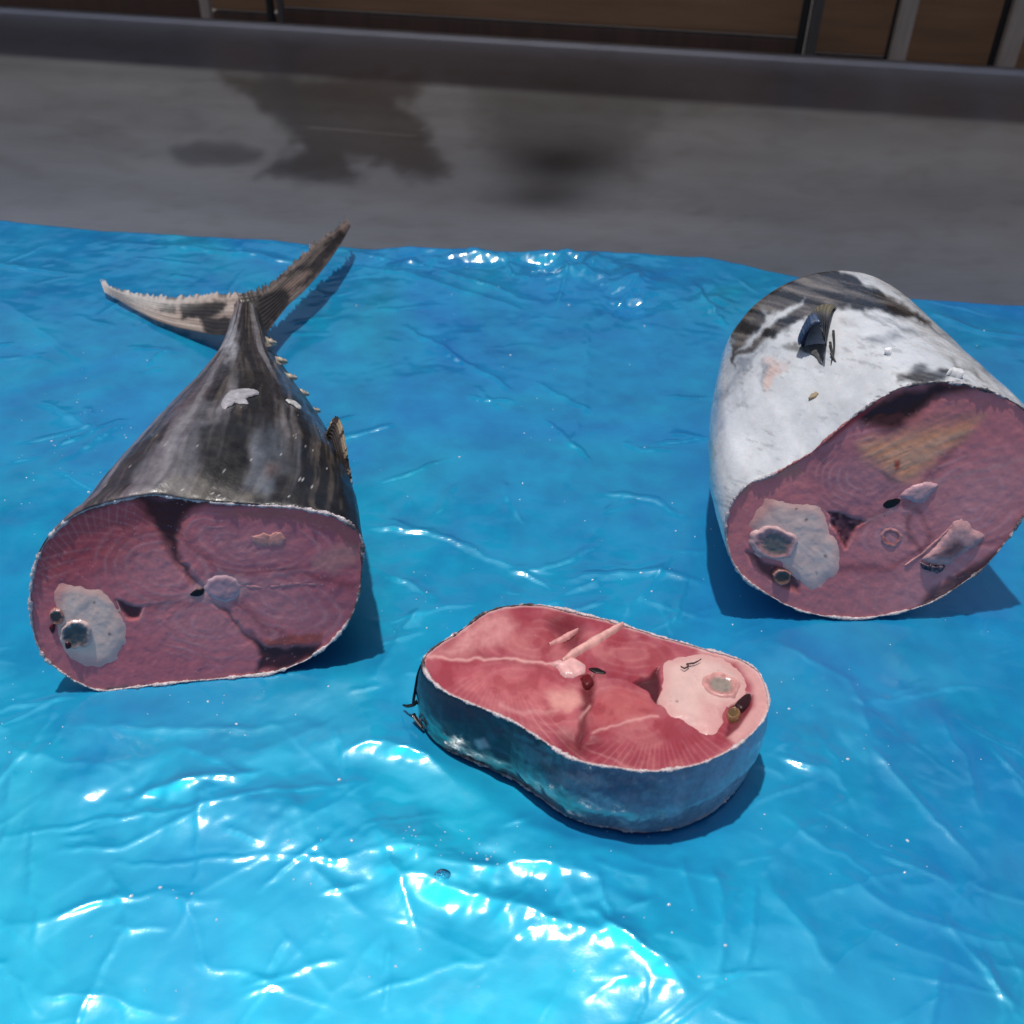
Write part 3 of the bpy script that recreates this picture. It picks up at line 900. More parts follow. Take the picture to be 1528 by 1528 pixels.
    patch('clot', [(98, 955), (106, 955), (108, 963), (100, 966)], tw, n, g, M_FLESH, lambda P, r: np.ones((len(P), 3)) * lin((60, 12, 22)), dome=0.0006, lift=0.0016, nang=20, nrad=5)
    # backbone and the dark vessel beside it
    def vcol(P, r):
        c = np.ones((len(P), 3)) * lin((196, 150, 160))
        c = mixc(c, (222, 186, 190), sstep(0.72, 0.95, r))
        return c * (0.85 + 0.3 * fbm(P / 8, 3, 3))[:, None]
    v = patch('vertebra', [(304, 876), (312, 862), (332, 857), (352, 862), (361, 874), (356, 890), (342, 899), (326, 898), (312, 890)], tw, n, root, M_ORGAN, vcol, dome=0.0004, lift=0.0002, nang=60, nrad=14, wob=2.5)
    patch('blood_vessel', [(281, 888), (292, 879), (305, 879), (303, 888), (292, 891)], tw, n, root, M_FLESH, lambda P, r: np.ones((len(P), 3)) * lin((24, 10, 14)), dome=0.0001, lift=0.0002, nang=36, nrad=8)
    # torn pale scraps on the flesh
    patch('fat_scrap', [(372, 800), (388, 794), (402, 797), (415, 791), (430, 802), (424, 812), (408, 816), (392, 815), (378, 812)], tw, n, root, M_FLESH, lambda P, r: np.ones((len(P), 3)) * lin((214, 150, 142)) * (0.8 + 0.4 * fbm(P / 6, 5, 3))[:, None], dome=0.0003, lift=0.0001, wob=4, seed=3)
    strip('sinew', [(356, 874), (392, 877), (440, 871), (482, 872)], 5, tw, n, root, M_FLESH, (206, 140, 144), 0.0009, 5)

    # ---- skin: silhouettes on both sides give the width, heights taper to the tail stalk
    left = [(47, 888), (52, 842), (69, 806), (96, 778), (118, 760), (160, 706), (205, 655), (250, 606), (296, 560), (327, 522), (339, 496), (346, 472), (350, 452)]
    right = [(541, 830), (540, 796), (534, 752), (518, 700), (488, 640), (462, 600), (436, 566), (412, 528), (399, 500), (391, 478), (385, 453)]
    K = 150
    L_, R_ = open_curve(left, K), open_curve(right, K)
    t = np.linspace(0, 1, K)
    zc = np.interp(t, [0, 0.3, 0.6, 0.85, 1], [0.052, 0.047, 0.037, 0.024, 0.016])
    T_L, T_R = L_.copy(), R_.copy()
    def out_n(T, sgn):
        g = unit(np.gradient(T, axis=0))
        return np.stack([g[:, 1], -g[:, 0]], 1) * sgn
    nL, nR = out_n(T_L, 1), out_n(T_R, -1)
    if nL[K // 2, 0] > 0:
        nL = -nL
    if nR[K // 2, 0] < 0:
        nR = -nR
    for it in range(9):
        Lw, Rw = at_z(L_, zc), at_z(R_, zc)
        # first ring is the cut face itself
        cen0 = (tw([(48, 890)])[0] + tw([(541, 830)])[0]) / 2
        E1 = (Rw - Lw) / 2
        Ce = (Rw + Lw) / 2
        hw = np.linalg.norm(E1, axis=1)
        l0, r0 = tw([(48, 890)])[0], tw([(541, 830)])[0]
        c0, e0_ = (l0 + r0) / 2, (r0 - l0) / 2
        e0l = np.linalg.norm(e0_)
        rel = ring0 - c0
        A0 = rel @ unit(e0_) / e0l
        upv = unit(np.cross(n, unit(e0_)))
        if upv[2] < 0:
            upv = -upv
        B0 = rel @ upv
        hb0 = (B0.max() - B0.min()) / 2
        Bn = (B0) / hb0
        ang = np.arctan2(Bn, A0)
        rings = [ring0]
        hh = np.interp(t, [0, 0.25, 0.5, 0.75, 0.9, 1], [hb0, 0.046, 0.034, 0.020, 0.013, 0.011])
        for k in range(1, K):
            m_ = sstep(0.0, 0.55, t[k])
            a_c, b_c = np.cos(ang), np.sin(ang)
            aa = A0 * (1 - m_) + a_c * m_
            bb = Bn * (1 - m_) + b_c * m_
            w0 = max(0.0, 1 - t[k] / 0.16)
            cen = Ce[k]
            if w0 > 0:
                fr = 1 - w0
                cen = c0 * w0 + Ce[k] * fr
                e1 = e0_ * w0 + E1[k] * fr
                hk = hb0 * w0 + hh[k] * fr
            else:
                e1 = E1[k]; hk = hh[k]
            upk = np.array([0, 0, 1.0]) * (1 - w0) + upv * w0
            e_ = math.sqrt(max(0.0004, 1 - max(0.0, (t[k] - 0.86) / 0.14) ** 2.5))
            X = cen + np.outer(aa, e1 * e_) + np.outer(bb * hk * e_, upk)
            X[:, 2] = np.maximum(X[:, 2], 0.0004)
            rings.append(X)
        rings = np.array(rings)
        pj = proj(rings[:, ::4].reshape(-1, 3))
        for T, nn_, Lx in ((T_L, nL, L_), (T_R, nR, R_)):
            dd = ((pj[:, None, :] - T[None, ::3]) ** 2).sum(-1)
            ix = np.minimum(dd.argmin(1) * 3, K - 1)
            sd_ = ((pj - T[ix]) * nn_[ix]).sum(1).reshape(K, -1).max(1)
            sd_ = np.convolve(np.pad(sd_, 4, mode='edge'), np.ones(9) / 9, 'valid')
            Lx -= nn_ * (np.clip(sd_, -15, 15) * 0.5 * sstep(0.0, 0.15, t))[:, None]
    sk, f = loft(rings)
    tt = np.repeat(t, N)
    nrm_a = np.tile(ang, K)
    sk = sk + 0.0008 * (np.stack([fbm(sk * 90, s_, 3) for s_ in (3, 5, 7)], 1) - 0.5) * sstep(0, 0.05, tt)[:, None]
    p = proj(sk)
    w = (np.stack([fbm(p / 24, 12, 4), fbm(p / 24, 14, 4)], 1) - 0.5)
    Q = p + w * np.array([26, 26])
    # along-body streaks: bands follow lines from face to tail
    lane = np.tile(A0, K) + 0.12 * (fbm(np.stack([tt * 5, np.tile(A0, K) * 2], 1), 22, 3) - 0.5)
    st = fbm(np.stack([lane * 9, tt * 2.2], 1), 24, 4)
    fs = fbm(np.stack([lane * 26, tt * 9], 1), 28, 4)
    col = np.ones((len(sk), 3)) * lin((50, 45, 48))
    belly = 1 - sstep(-0.55, 0.05, lane)
    col = mixc(col, (118, 100, 108), 0.8 * belly)
    col = mixc(col, (26, 24, 26), sstep(0.15, 0.75, lane))
    col = mixc(col, (150, 147, 153), 0.55 * sstep(0.52, 0.70, st) * (1 - sstep(0.45, 0.8, lane)))
    col = mixc(col, (22, 20, 22), 0.8 * sstep(0.52, 0.66, 1 - st))
    col = mixc(col, (118, 106, 96), 0.35 * sstep(0.5, 0.75, fs))
    for (poly, c, s) in ((([(190, 740), (205, 705), (250, 640), (300, 590), (330, 600), (300, 660), (280, 745)]), (140, 138, 146), 0.38), ([(380, 640), (410, 640), (430, 700), (400, 745), (370, 720)], (120, 128, 140), 0.5),
                         ([(215, 742), (260, 712), (330, 722), (400, 742), (330, 748)], (126, 118, 108), 0.4), ([(300, 640), (345, 610), (375, 640), (360, 740), (310, 745)], (26, 24, 22), 0.8),
                         ([(345, 560), (395, 552), (410, 600), (440, 700), (480, 750), (420, 750), (370, 640)], (30, 30, 30), 0.5), ([(395, 700), (420, 697), (415, 712), (398, 715)], (130, 90, 76), 0.25),
                         ([(400, 520), (428, 560), (470, 625), (520, 700), (510, 690), (455, 615)], (72, 104, 140), 0.75), ([(345, 470), (352, 520), (340, 545), (335, 520)], (190, 190, 198), 0.6)):
        col = mixc(col, c, s * pmask(Q, poly, 9) * (0.5 + fs))
    col *= (0.72 + 0.56 * fbm(p / 5, 33, 3))[:, None]
    speck = (vnoise(p / 1.6, 41) > 0.962) * (vnoise(p / 30, 43) > 0.5) * sstep(0.6, 0.0, tt)
    col = mixc(col, (225, 222, 222), 0.7 * speck)
    skin = obj('skin', sk, f, M_SKIN, root, col)
    bv = bvh_of(skin)

    # white frosty rim, dark shreds at the right end
    def rc(P):
        c = np.ones((len(P), 3)) * lin((222, 210, 212))
        c *= (0.6 + 0.7 * fbm(P / 5, 3, 3))[:, None]
        c = mixc(c, (40, 34, 36), 0.85 * sstep(0.5, 0.62, fbm(P / 12, 8, 3)) * pmask(P, [(430, 740), (560, 760), (560, 930), (500, 930), (520, 800)], 10))
        return c
    rim('skin_edge', ring0, n, root, rc, 0.0011, seed=5, out=0.0003)

    # tail fin: two lobes
    def fincol(dark_polys, left_side):
        def fn(P, s, k):
            st = vnoise(np.stack([k * 10 + 1.2 * fbm(P / 40, 2, 2), s * 3.0], 1), 7)
            c = np.ones((len(P), 3)) * lin((172, 156, 146))
            c = mixc(c, (92, 70, 62), (0.4 if left_side else 0.85) * sstep(0.42, 0.60, st))
            if not left_side:
                c = mixc(c, (44, 33, 30), 0.85 * sstep(0.75, 0.3, st))
            Q = P + 9 * (np.stack([fbm(P / 7, 2, 3), fbm(P / 7, 5, 3)], 1) - 0.5)
            for poly, sft in dark_polys:
                c = mixc(c, (22, 15, 13), 0.97 * pmask(Q, poly, sft) * sstep(0.0, 0.2, st))
            c = mixc(c, (38, 30, 28), 0.8 * (1 - sstep(0.0, 0.07, k)) * (s > 0.1))
            if left_side:
                c = mixc(c, (186, 182, 180), 0.8 * sstep(0.35, 0.85, s + 0.4 * (k - 0.5)))
            tips = sstep(0.84, 1.0, k) * (vnoise(np.stack([s * 70, s * 0], 1), 9) > 0.6)
            c = mixc(c, (48, 44, 46), 0.8 * tips)
            return c
        return fn
    tf = blade('tail_fin', [(378, 437), (358, 440), (320, 441), (285, 444), (250, 446), (220, 442), (190, 438), (168, 430), (151, 422)],
               [(362, 494), (346, 500), (320, 500), (290, 494), (262, 488), (232, 478), (205, 464), (180, 450), (156, 436)], [0.028, 0.020, 0.013, 0.010, 0.008], [0.016, 0.009, 0.005, 0.004, 0.005], root, M_FIN,
               fincol([(zoomE([(490, 520), (700, 490), (760, 500), (740, 560), (650, 600), (510, 600)]), 4), (zoomE([(600, 590), (790, 590), (790, 720), (640, 680)]), 4), (zoomE([(360, 515), (480, 510), (470, 575), (380, 560)]), 3)], True), rag=5, seed=3, thick=0.0014)
    blade('tail_fin', [(355, 441), (382, 436), (404, 428), (424, 408), (446, 388), (470, 366), (492, 350), (508, 340), (521, 331)],
          [(374, 497), (396, 500), (412, 478), (430, 455), (452, 436), (474, 412), (494, 386), (510, 362), (523, 338)], [0.029, 0.027, 0.027, 0.028, 0.026], [0.016, 0.017, 0.020, 0.023, 0.023], root, M_FIN,
          fincol([(zoomE([(840, 470), (1090, 430), (1130, 470), (980, 680), (860, 680)]), 6), (zoomE([(1010, 380), (1200, 280), (1400, 90), (1450, 110), (1250, 370), (1120, 450), (1240, 330), (1160, 330)]), 4)], False), rag=6, seed=8, thick=0.0014)
    # fleshy joint over the fin roots
    jo, jn = hit(bv, Vector((0, 0, 0)), 366, 476)
    # finlets along the right edge
    for (x, y, a) in ((400, 510, 12), (414, 538, 14), (428, 562, 14), (444, 586, 16), (460, 611, 17)):
        top = [(x - 4, y - 6), (x + a * 0.4, y - 3), (x + a, y)]
        bot = [(x - 2, y + 7), (x + a * 0.5, y + 7), (x + a + 2, y + 4)]
        blade('finlet', top, bot, [0.050, 0.050, 0.046], [0.048, 0.046, 0.044], root, M_FIN,
              lambda P, s, k: np.ones((len(P), 3)) * lin((188, 172, 152)) * (0.35 + 0.9 * vnoise(np.stack([k * 9, s * 2], 1), 4) * (0.5 + s))[:, None], rag=3, seed=x, thick=0.0015, nc=24, nk=10)
    # second dorsal fin
    def dc(P, s, k):
        st = vnoise(np.stack([s * 20, k * 2], 1), 5)
        c = np.ones((len(P), 3)) * lin((60, 50, 44)) * (0.5 + 0.9 * st)[:, None]
        c = mixc(c, (190, 168, 138), 0.8 * sstep(0.75, 1, k) * (st > 0.4))
        return mixc(c, (150, 132, 112), 0.7 * sstep(0.82, 1, s) * (st > 0.35))
    blade('dorsal_fin', [(489, 648), (492, 633), (500, 622), (507, 625), (513, 650), (520, 690), (525, 722), (526, 750)],
          [(484, 660), (486, 668), (492, 682), (498, 695), (505, 708), (512, 722), (519, 738), (525, 752)], [0.062, 0.070, 0.070, 0.060, 0.050], [0.056, 0.056, 0.055, 0.052, 0.048], root, M_FIN, dc, rag=3, seed=12, thick=0.0018)
    flake('loose_skin', [(330, 603), (338, 588), (352, 583), (380, 582), (386, 589), (366, 596), (371, 604), (352, 603), (336, 611)], bv, root, M_FIN, (168, 164, 170), seed=3)
    flake('loose_skin', [(425, 598), (440, 602), (450, 610), (436, 606)], bv, root, M_FIN, (190, 188, 186), seed=6)
    return root
build_tail()

# ================================================================== body piece
BACK_LR, BACK_TOP, BULGE = ((1068, 560), (1368, 545)), 388, 0.008

def build_body():
    b0, b1 = at_z([(1200, 918)], 0.0)[0], at_z([(1330, 922)], 0.0)[0]
    u = unit(np.array([1.0, 0.05, 0]))
    b0 = at_z([(1268, 922)], 0.0)[0]
    n = unit(np.cross(u, [0, 0, 1]) + np.array([0, 0, 0.22]))
    tw = lambda P: on_plane(P, b0, n)
    root = thing('fish_body_piece', tuple(b0), 'thick middle section of fish with white smeared skin and a small dark side fin', 'fish piece', 'cut pieces of fish')
    Cc = np.array([1320., 770.])

    def colour(P, r, sd):
        w = (np.stack([fbm(P / 26, 2, 3), fbm(P / 26, 4, 3)], 1) - 0.5) * 14
        Q = P + w
        col = np.ones((len(P), 3)) * lin((226, 134, 138))
        col = mixc(col, (164, 86, 104), 0.6 * pmask(Q, zoomB([(440, 780), (780, 700), (820, 960), (680, 1040), (520, 960)]), 25))
        h = 0.3 * (fbm(P / 14, 7, 4) - 0.5)
        lb = [(1298, 708, 105, 75, -15, 14), (1458, 745, 120, 70, -25, 22), (1330, 800, 60, 50, 0, 22), (1400, 870, 120, 60, -20, 24)]
        col, v = lobes(P, col, lb, 0.45, (236, 178, 182))
        h = h + 0.03 * v
        col = spokes(P, col, np.array([1175., 800.]), (100, 300), 46, sd, 40, 0.5)
        col = spokes(P, col, np.array([1270., 760.]), (60, 120), 18, sd, 75, 0.4, curve=-0.12)
        col = mixc(col, (206, 146, 132), 0.7 * pmask(Q, zoomB([(170, 940), (250, 860), (420, 800), (440, 850), (300, 890), (200, 960)]), 6))
        col = mixc(col, (46, 10, 16), 0.95 * pmask(Q, zoomB([(640, 640), (760, 560), (1000, 495), (1150, 520), (1000, 560), (900, 620), (840, 690), (740, 690)]), 11))
        h = h - 0.6 * pmask(Q, zoomB([(700, 640), (960, 520), (1000, 560), (860, 640)]), 14)
        col = mixc(col, (190, 40, 44), 0.8 * pmask(P, zoomB([(380, 810), (520, 720), (650, 610), (760, 550), (700, 620), (560, 730)]), 4))
        # orange bone and fat
        ob = pmask(Q, zoomB([(670, 745), (800, 715), (1000, 668), (1150, 640), (1100, 700), (980, 790), (900, 880), (840, 890), (790, 850), (700, 800)]), 14)
        stk = fbm(np.stack([(P[:, 0] * 0.9 - P[:, 1] * 0.5) / 60, (P[:, 0] * 0.4 + P[:, 1]) / 5], 1), 9, 3)
        col = mixc(col, (250, 172, 128), 0.85 * ob)
        col = mixc(col, (240, 188, 160), 0.5 * ob * sstep(0.45, 0.65, stk))
        col = mixc(col, (190, 128, 118), 0.6 * pmask(Q, zoomB([(780, 720), (900, 640), (1080, 590), (1150, 640), (1000, 690)]), 12) * sstep(0.4, 0.6, stk))
        h = h + 0.15 * ob * stk
        col = mixc(col, (190, 60, 40), 0.8 * pmask(P, zoomB([(805, 810), (830, 805), (828, 840), (812, 850)]), 3))
        col = mixc(col, (70, 74, 92), 0.65 * pmask(Q, zoomB([(760, 850), (810, 855), (835, 890), (800, 890)]), 6))
        # seam to the right and the lower seam
        for ln, s, wd in ((zoomB([(940, 900), (1060, 870), (1200, 830), (1400, 790)]), 0.6, 3), (zoomB([(800, 1000), (700, 1040), (660, 1060)]), 0.6, 3.5), (zoomB([(840, 1010), (860, 1080), (890, 1140)]), 0.3, 2.5), (zoomB([(640, 1250), (720, 1330), (760, 1400)]), 0.35, 2), (zoomB([(1000, 900), (900, 990), (860, 1010)]), 0.4, 3)):
            col = mixc(col, (212, 156, 156), s * lmask(Q, ln, wd))
        col = mixc(col, (110, 40, 48), 0.5 * lmask(Q, zoomB([(860, 1030), (870, 1100), (920, 1190)]), 5))
        cv = pmask(Q, zoomB([(545, 1015), (600, 1010), (690, 1045), (650, 1100), (622, 1150), (600, 1120), (575, 1085)]), 4)
        col = mixc(col, (84, 30, 42), 0.85 * cv * (0.6 + 0.8 * vnoise(P / 5, 3)))
        h = h - 0.9 * cv
        # dark soft area behind the gut tubes
        dk = pmask(Q, zoomB([(230, 1170), (330, 1210), (420, 1250), (440, 1320), (370, 1310), (290, 1250)]), 5)
        col = mixc(col, (72, 26, 34), 0.8 * dk)
        h = h - 0.6 * dk
        # dark edge where the back skin wraps, lower right
        db = pmask(Q, zoomB([(890, 1400), (930, 1330), (1080, 1240), (1317, 1090), (1450, 1000), (1450, 1060), (1317, 1150), (1080, 1330), (960, 1400)]), 8)
        col = mixc(col, (46, 24, 32), 0.85 * db)
        col = mixc(col, (160, 112, 112), 0.7 * pmask(Q, zoomB([(830, 1400), (940, 1340), (1040, 1290), (1000, 1350), (900, 1410)]), 5) * sstep(0.4, 0.6, stk))
        col *= (0.93 + 0.14 * fbm(P / 3.5, 9, 3))[:, None]
        speck = (vnoise(P / 2.2, 15) > 0.94) * (vnoise(P / 40, 16) > 0.5)
        col = mixc(col, (225, 175, 180), 0.4 * speck)
        return col, h

    fl, O, ring0 = face_mesh('flesh', BODY_O, Cc, tw, n, colour, 0.0012, root)
    N = len(O)
    gp = zoomB([(222, 1090), (230, 1020), (262, 970), (330, 942), (400, 962), (460, 965), (512, 968), (540, 1010), (572, 1090), (604, 1140), (612, 1195), (606, 1255), (560, 1300), (505, 1336), (455, 1318), (430, 1285), (390, 1250), (345, 1215), (290, 1200), (240, 1160)])
    def pm(P):
        return 0.6 * pmask(P, zoomB([(200, 1100), (240, 980), (330, 930), (340, 990), (270, 1060), (240, 1160)]), 10)
    sp = [(x, y, s) for (x, y), s in zip(zoomB([(535, 1183), (460, 1040), (420, 998), (500, 1250)]), (2.2, 2.0, 1.3, 1.3))]
    g = patch('gut', gp, tw, n, root, M_ORGAN, organ_col((255, 214, 200), (232, 158, 150), pm, sp), dome=0.0004, lift=0.0002, nang=120, nrad=28, wob=1.0, seed=4)
    tube_cut('intestine', zoomB([(335, 1132)])[0], 40, 28, 12, tw, n, g, ((222, 180, 178), (196, 138, 138), (118, 112, 108)), h0=0.0013, seed=6)
    tube_cut('intestine', zoomB([(366, 1264)])[0], 15, 13, 0, tw, n, g, ((168, 118, 110), (112, 84, 72), (84, 66, 58)), h0=0.0012, seed=11)
    patch('blood_vessel', zoomB([(754, 985), (775, 965), (815, 955), (838, 965), (810, 992), (775, 1002)]), tw, n, root, M_FLESH, lambda P, r: np.ones((len(P), 3)) * lin((22, 9, 12)), dome=0.0001, lift=0.0002, nang=36, nrad=8)
    patch('vertebra', zoomB([(828, 945), (860, 915), (920, 893), (985, 900), (960, 935), (925, 978), (880, 975), (850, 960)]), tw, n, root, M_ORGAN, lambda P, r: np.ones((len(P), 3)) * lin((208, 162, 168)) * (0.75 + 0.5 * fbm(P / 7, 3, 3))[:, None], dome=0.0008, wob=2)
    tube_cut('round_vessel', zoomB([(795, 1112)])[0], 17, 15, 0, tw, n, root, ((208, 144, 142), (196, 112, 108), (184, 94, 94)), M_FLESH, h0=0.0002, seed=14)
    bone = patch('split_bone', zoomB([(905, 1200), (960, 1150), (1010, 1085), (1060, 1035), (1100, 1045), (1125, 1080), (1170, 1105), (1120, 1150), (1060, 1190), (1010, 1225), (950, 1225)]), tw, n, root, M_ORGAN, lambda P, r: mixc(np.ones((len(P), 3)) * lin((208, 156, 156)) * (0.7 + 0.6 * fbm(P / 6, 3, 3))[:, None], (74, 26, 34), 0.8 * pmask(P + 5 * (np.stack([fbm(P / 6, 7, 3), fbm(P / 6, 9, 3)], 1) - 0.5), zoomB([(960, 1180), (1050, 1115), (1080, 1140), (1030, 1185)]), 7)), dome=0.0012, wob=4, nang=80, nrad=18)
    strip('sinew', zoomB([(850, 1220), (910, 1180), (980, 1120), (1050, 1050)]), 3, tw, n, root, M_FLESH, (214, 150, 148), 0.0011, 3)
    patch('frayed_flesh', zoomB([(900, 1210), (950, 1215), (1010, 1225), (990, 1250), (930, 1240)]), tw, n, root, M_FLESH, lambda P, r: mixc(np.ones((len(P), 3)) * lin((120, 96, 108)), (40, 40, 56), sstep(.4, .6, fbm(P / 5, 3, 3))), dome=0.0012, wob=4)

    # ---- skin
    K = 80
    t = np.linspace(0, 1, K)
    cen = (ring0.min(0) + ring0.max(0)) / 2
    rel = ring0 - cen
    hx, hz = rel @ u, rel[:, 2]
    rx, rz = np.abs(hx).max(), np.abs(hz).max()
    a = np.arctan2(hz / rz, hx / rx)
    yb = at_z([(1220, 662)], 0.0)[0]                        # where the far end touches the sheet
    lb_, rb_ = (on_plane([q_], yb, np.array([0, -1.0, 0]))[0] for q_ in BACK_LR)
    top_b = on_plane([(1222, BACK_TOP)], yb, np.array([0, -1.0, 0]))[0]
    cb = (lb_ + rb_) / 2; cb[2] = top_b[2] / 2
    wb = np.linalg.norm(rb_[:2] - lb_[:2]) / 2
    el = np.outer(np.cos(a) * wb, u) + np.outer(np.sin(a) * top_b[2] / 2, [0, 0, 1])
    el = el - np.outer(0.10 * np.sin(a) * wb, u)
    rings = []
    for k in range(K):
        s = t[k]
        m_ = s ** 1.15
        X = (cen + rel) * (1 - m_) + (cb + el) * m_
        X = X + np.outer(np.where(np.cos(a) < 0, -np.cos(a), 0), -u) * BULGE * math.sin(math.pi * s ** 0.8) 
        if s > 0.9:
            cc_ = X.mean(0)
            X = cc_ + (X - cc_) * (1 - 0.10 * ((s - 0.9) / 0.1) ** 2)
        X[:, 2] -= (X[:, 2].min() - 0.0003) * sstep(0, 0.2, s)
        rings.append(X)
    rings[0] = ring0
    rings = np.array(rings)
    # silhouettes: shear each ring sideways so the left edge follows the photographed outline
    sk, f = loft(rings)
    tt = np.repeat(t, N)
    sk = sk + 0.0034 * (np.stack([fbm(sk * 28, s_, 4) for s_ in (3, 5, 7)], 1) - 0.5) * sstep(0, 0.06, tt)[:, None]
    p = proj(sk)
    w = (np.stack([fbm(p / 20, 12, 4), fbm(p / 20, 14, 4)], 1) - 0.5)
    Q = p + w * np.array([34, 20])
    st = fbm(np.stack([(p[:, 0] * 0.94 + p[:, 1] * 0.3) / 70, (p[:, 1] - p[:, 0] * 0.25) / 9], 1), 24, 4)
    col = np.ones((len(sk), 3)) * lin((206, 208, 212))
    col *= (0.86 + 0.26 * fbm(np.stack([(p[:, 0] + p[:, 1] * 0.5) / 90, (p[:, 1] - p[:, 0] * 0.35) / 34], 1), 3, 4))[:, None]
    col = mixc(col, (150, 158, 172), 0.55 * (1 - sstep(1062, 1115, p[:, 0] + 0.25 * (p[:, 1] - 640))))
    dark = pmask(Q, zoomD([(-60, 330), (60, 230), (130, 170), (250, 90), (400, 45), (500, 42), (640, 80), (740, 150), (860, 215), (980, 295), (1060, 350), (930, 305), (760, 265), (600, 245), (500, 250), (400, 285), (300, 335), (190, 395), (100, 450), (0, 520), (-40, 560)]), 5)
    streak = pmask(Q, zoomD([(160, 270), (260, 240), (375, 188), (290, 258), (160, 350), (40, 440), (0, 470), (20, 420), (120, 350)]), 4)
    dk = dark * (1 - 0.95 * streak)
    col = mixc(col, (72, 66, 64), 0.96 * dk)
    col = mixc(col, (30, 29, 30), 0.85 * dk * sstep(0.48, 0.60, st))
    col = mixc(col, (138, 130, 124), 0.6 * dk * sstep(0.57, 0.72, 1 - st))
    col = mixc(col, (30, 30, 34), 0.85 * pmask(Q, zoomD([(520, 215), (700, 230), (860, 240), (1000, 310), (1120, 400), (960, 310), (760, 262), (600, 238)]), 4))
    for poly, c, s in ((zoomD([(630, 420), (740, 390), (900, 400), (860, 420), (700, 430)]), (120, 126, 134), 0.7), (zoomD([(800, 325), (940, 350), (1000, 385), (900, 375)]), (120, 122, 126), 0.7),
                       (zoomD([(540, 290), (640, 300), (620, 340), (560, 330)]), (160, 160, 160), 0.5), (zoomD([(150, 530), (210, 500), (260, 540), (200, 660), (150, 690), (160, 600)]), (214, 184, 174), 0.6), (zoomD([(130, 540), (170, 520), (150, 690), (140, 640)]), (130, 130, 138), 0.6),
                       (zoomD([(860, 600), (960, 570), (1060, 560), (1150, 590), (1100, 640), (960, 640), (880, 640)]), (60, 58, 60), 0.75), (zoomD([(1110, 510), (1200, 540), (1330, 640), (1250, 610)]), (110, 110, 106), 0.7), (zoomD([(1240, 510), (1330, 560), (1340, 600)]), (96, 98, 100), 0.7),
                       (zoomD([(230, 450), (330, 430), (350, 480), (280, 490)]), (120, 120, 120), 0.6), (zoomB([(110, 560), (200, 430), (290, 360), (260, 420), (180, 480), (120, 600)]), (128, 134, 146), 0.7), (zoomB([(90, 700), (100, 620), (130, 560), (140, 620), (110, 720)]), (150, 158, 176), 0.6),
                       (zoomB([(70, 740), (90, 730), (100, 860), (80, 850)]), (150, 150, 120), 0.6)):
        col = mixc(col, c, s * 1.25 * pmask(Q, poly, 5) * (0.45 + st))
    # smears and grime
    gr = sstep(0.60, 0.80, fbm(np.stack([(p[:, 0] + p[:, 1] * 0.5) / 34, (p[:, 1] - p[:, 0] * 0.35) / 7], 1), 61, 6)) * sstep(0.4, 0.65, fbm(p / 60, 62, 2))
    col = mixc(col, (124, 126, 132), 0.55 * gr * (1 - dark))
    fl_ = sstep(0.62, 0.74, fbm(np.stack([(p[:, 0] + p[:, 1] * 0.4) / 14, (p[:, 1] - p[:, 0] * 0.3) / 5], 1), 66, 4)) * sstep(0.48, 0.62, fbm(p / 45, 67, 3))
    col = mixc(col, (84, 84, 88), 0.3 * fl_ * (1 - dark))
    speck = sstep(0.80, 0.9, vnoise(p / 4.0, 41)) * sstep(0.12, 0.02, tt)
    col = mixc(col, (40, 38, 40), 0.7 * speck * pmask(p, [(1300, 560), (1540, 540), (1540, 640), (1300, 620)], 20))
    skin = obj('skin', sk, f, M_FILM, root, col)
    bv = bvh_of(skin)
    # far cut end
    P, r, th, ff = disc(rings[-1], rings[-1].mean(0), 10)
    obj('flesh', P + np.outer(0.0006 * (fbm(P * 200, 3, 3) - 0.5), n), ff, M_FLESH, root, np.ones((len(P), 3)) * lin((150, 70, 80)) * (0.8 + 0.4 * fbm(P * 120, 5, 3))[:, None])

    def rc(P):
        c = np.ones((len(P), 3)) * lin((206, 196, 200)) * (0.65 + 0.6 * fbm(P / 5, 3, 3))[:, None]
        top = pmask(P, [(1255, 660), (1300, 560), (1400, 540), (1600, 560), (1600, 700), (1500, 640), (1400, 600), (1290, 640)], 6)
        c = mixc(c, (30, 26, 28), 0.9 * top * sstep(0.35, 0.5, fbm(P / 8, 8, 3)))
        c = mixc(c, (160, 40, 44), 0.8 * pmask(P, [(1150, 690), (1260, 620), (1280, 640), (1170, 730)], 6))
        return mixc(c, (40, 36, 46), 0.8 * pmask(P, [(1400, 930), (1600, 740), (1600, 640), (1520, 740), (1400, 880)], 10) * sstep(0.3, 0.5, fbm(P / 10, 5, 3)))
    rim('skin_edge', ring0, n, root, rc, 0.0009, seed=8)

    # small dark side fin standing off the skin
    base = [hit(bv, Vector((0, 0, 0)), x, y) for x, y in zoomD([(350, 455), (395, 330), (430, 262), (480, 240), (530, 250)])]
    tips = zoomD([(352, 480), (395, 462), (440, 436), (478, 425), (512, 520)])
    bx = np.array([b[0] for b in base]); bn = unit(np.array([b[1] for b in base]).mean(0))
    def hitw(x, y, off):
        a, nn = hit(bv, Vector((0, 0, 0)), x, y)
        return a + nn * off
    tx = np.array([hitw(x, y, o_) for (x, y), o_ in zip(tips, (0.002, 0.007, 0.010, 0.009, 0.006))])
    nc, nk = 40, 14
    Bx, Tx = open_curve(bx, nc), open_curve(tx, nc)
    k = np.linspace(0, 1, nk)
    ragg = 0.003 * np.abs(fbm(np.stack([np.arange(nc) / 2.5, np.zeros(nc)], 1), 5, 2) - 0.4)
    Tx = Tx + unit(Tx - Bx) * ragg[:, None]
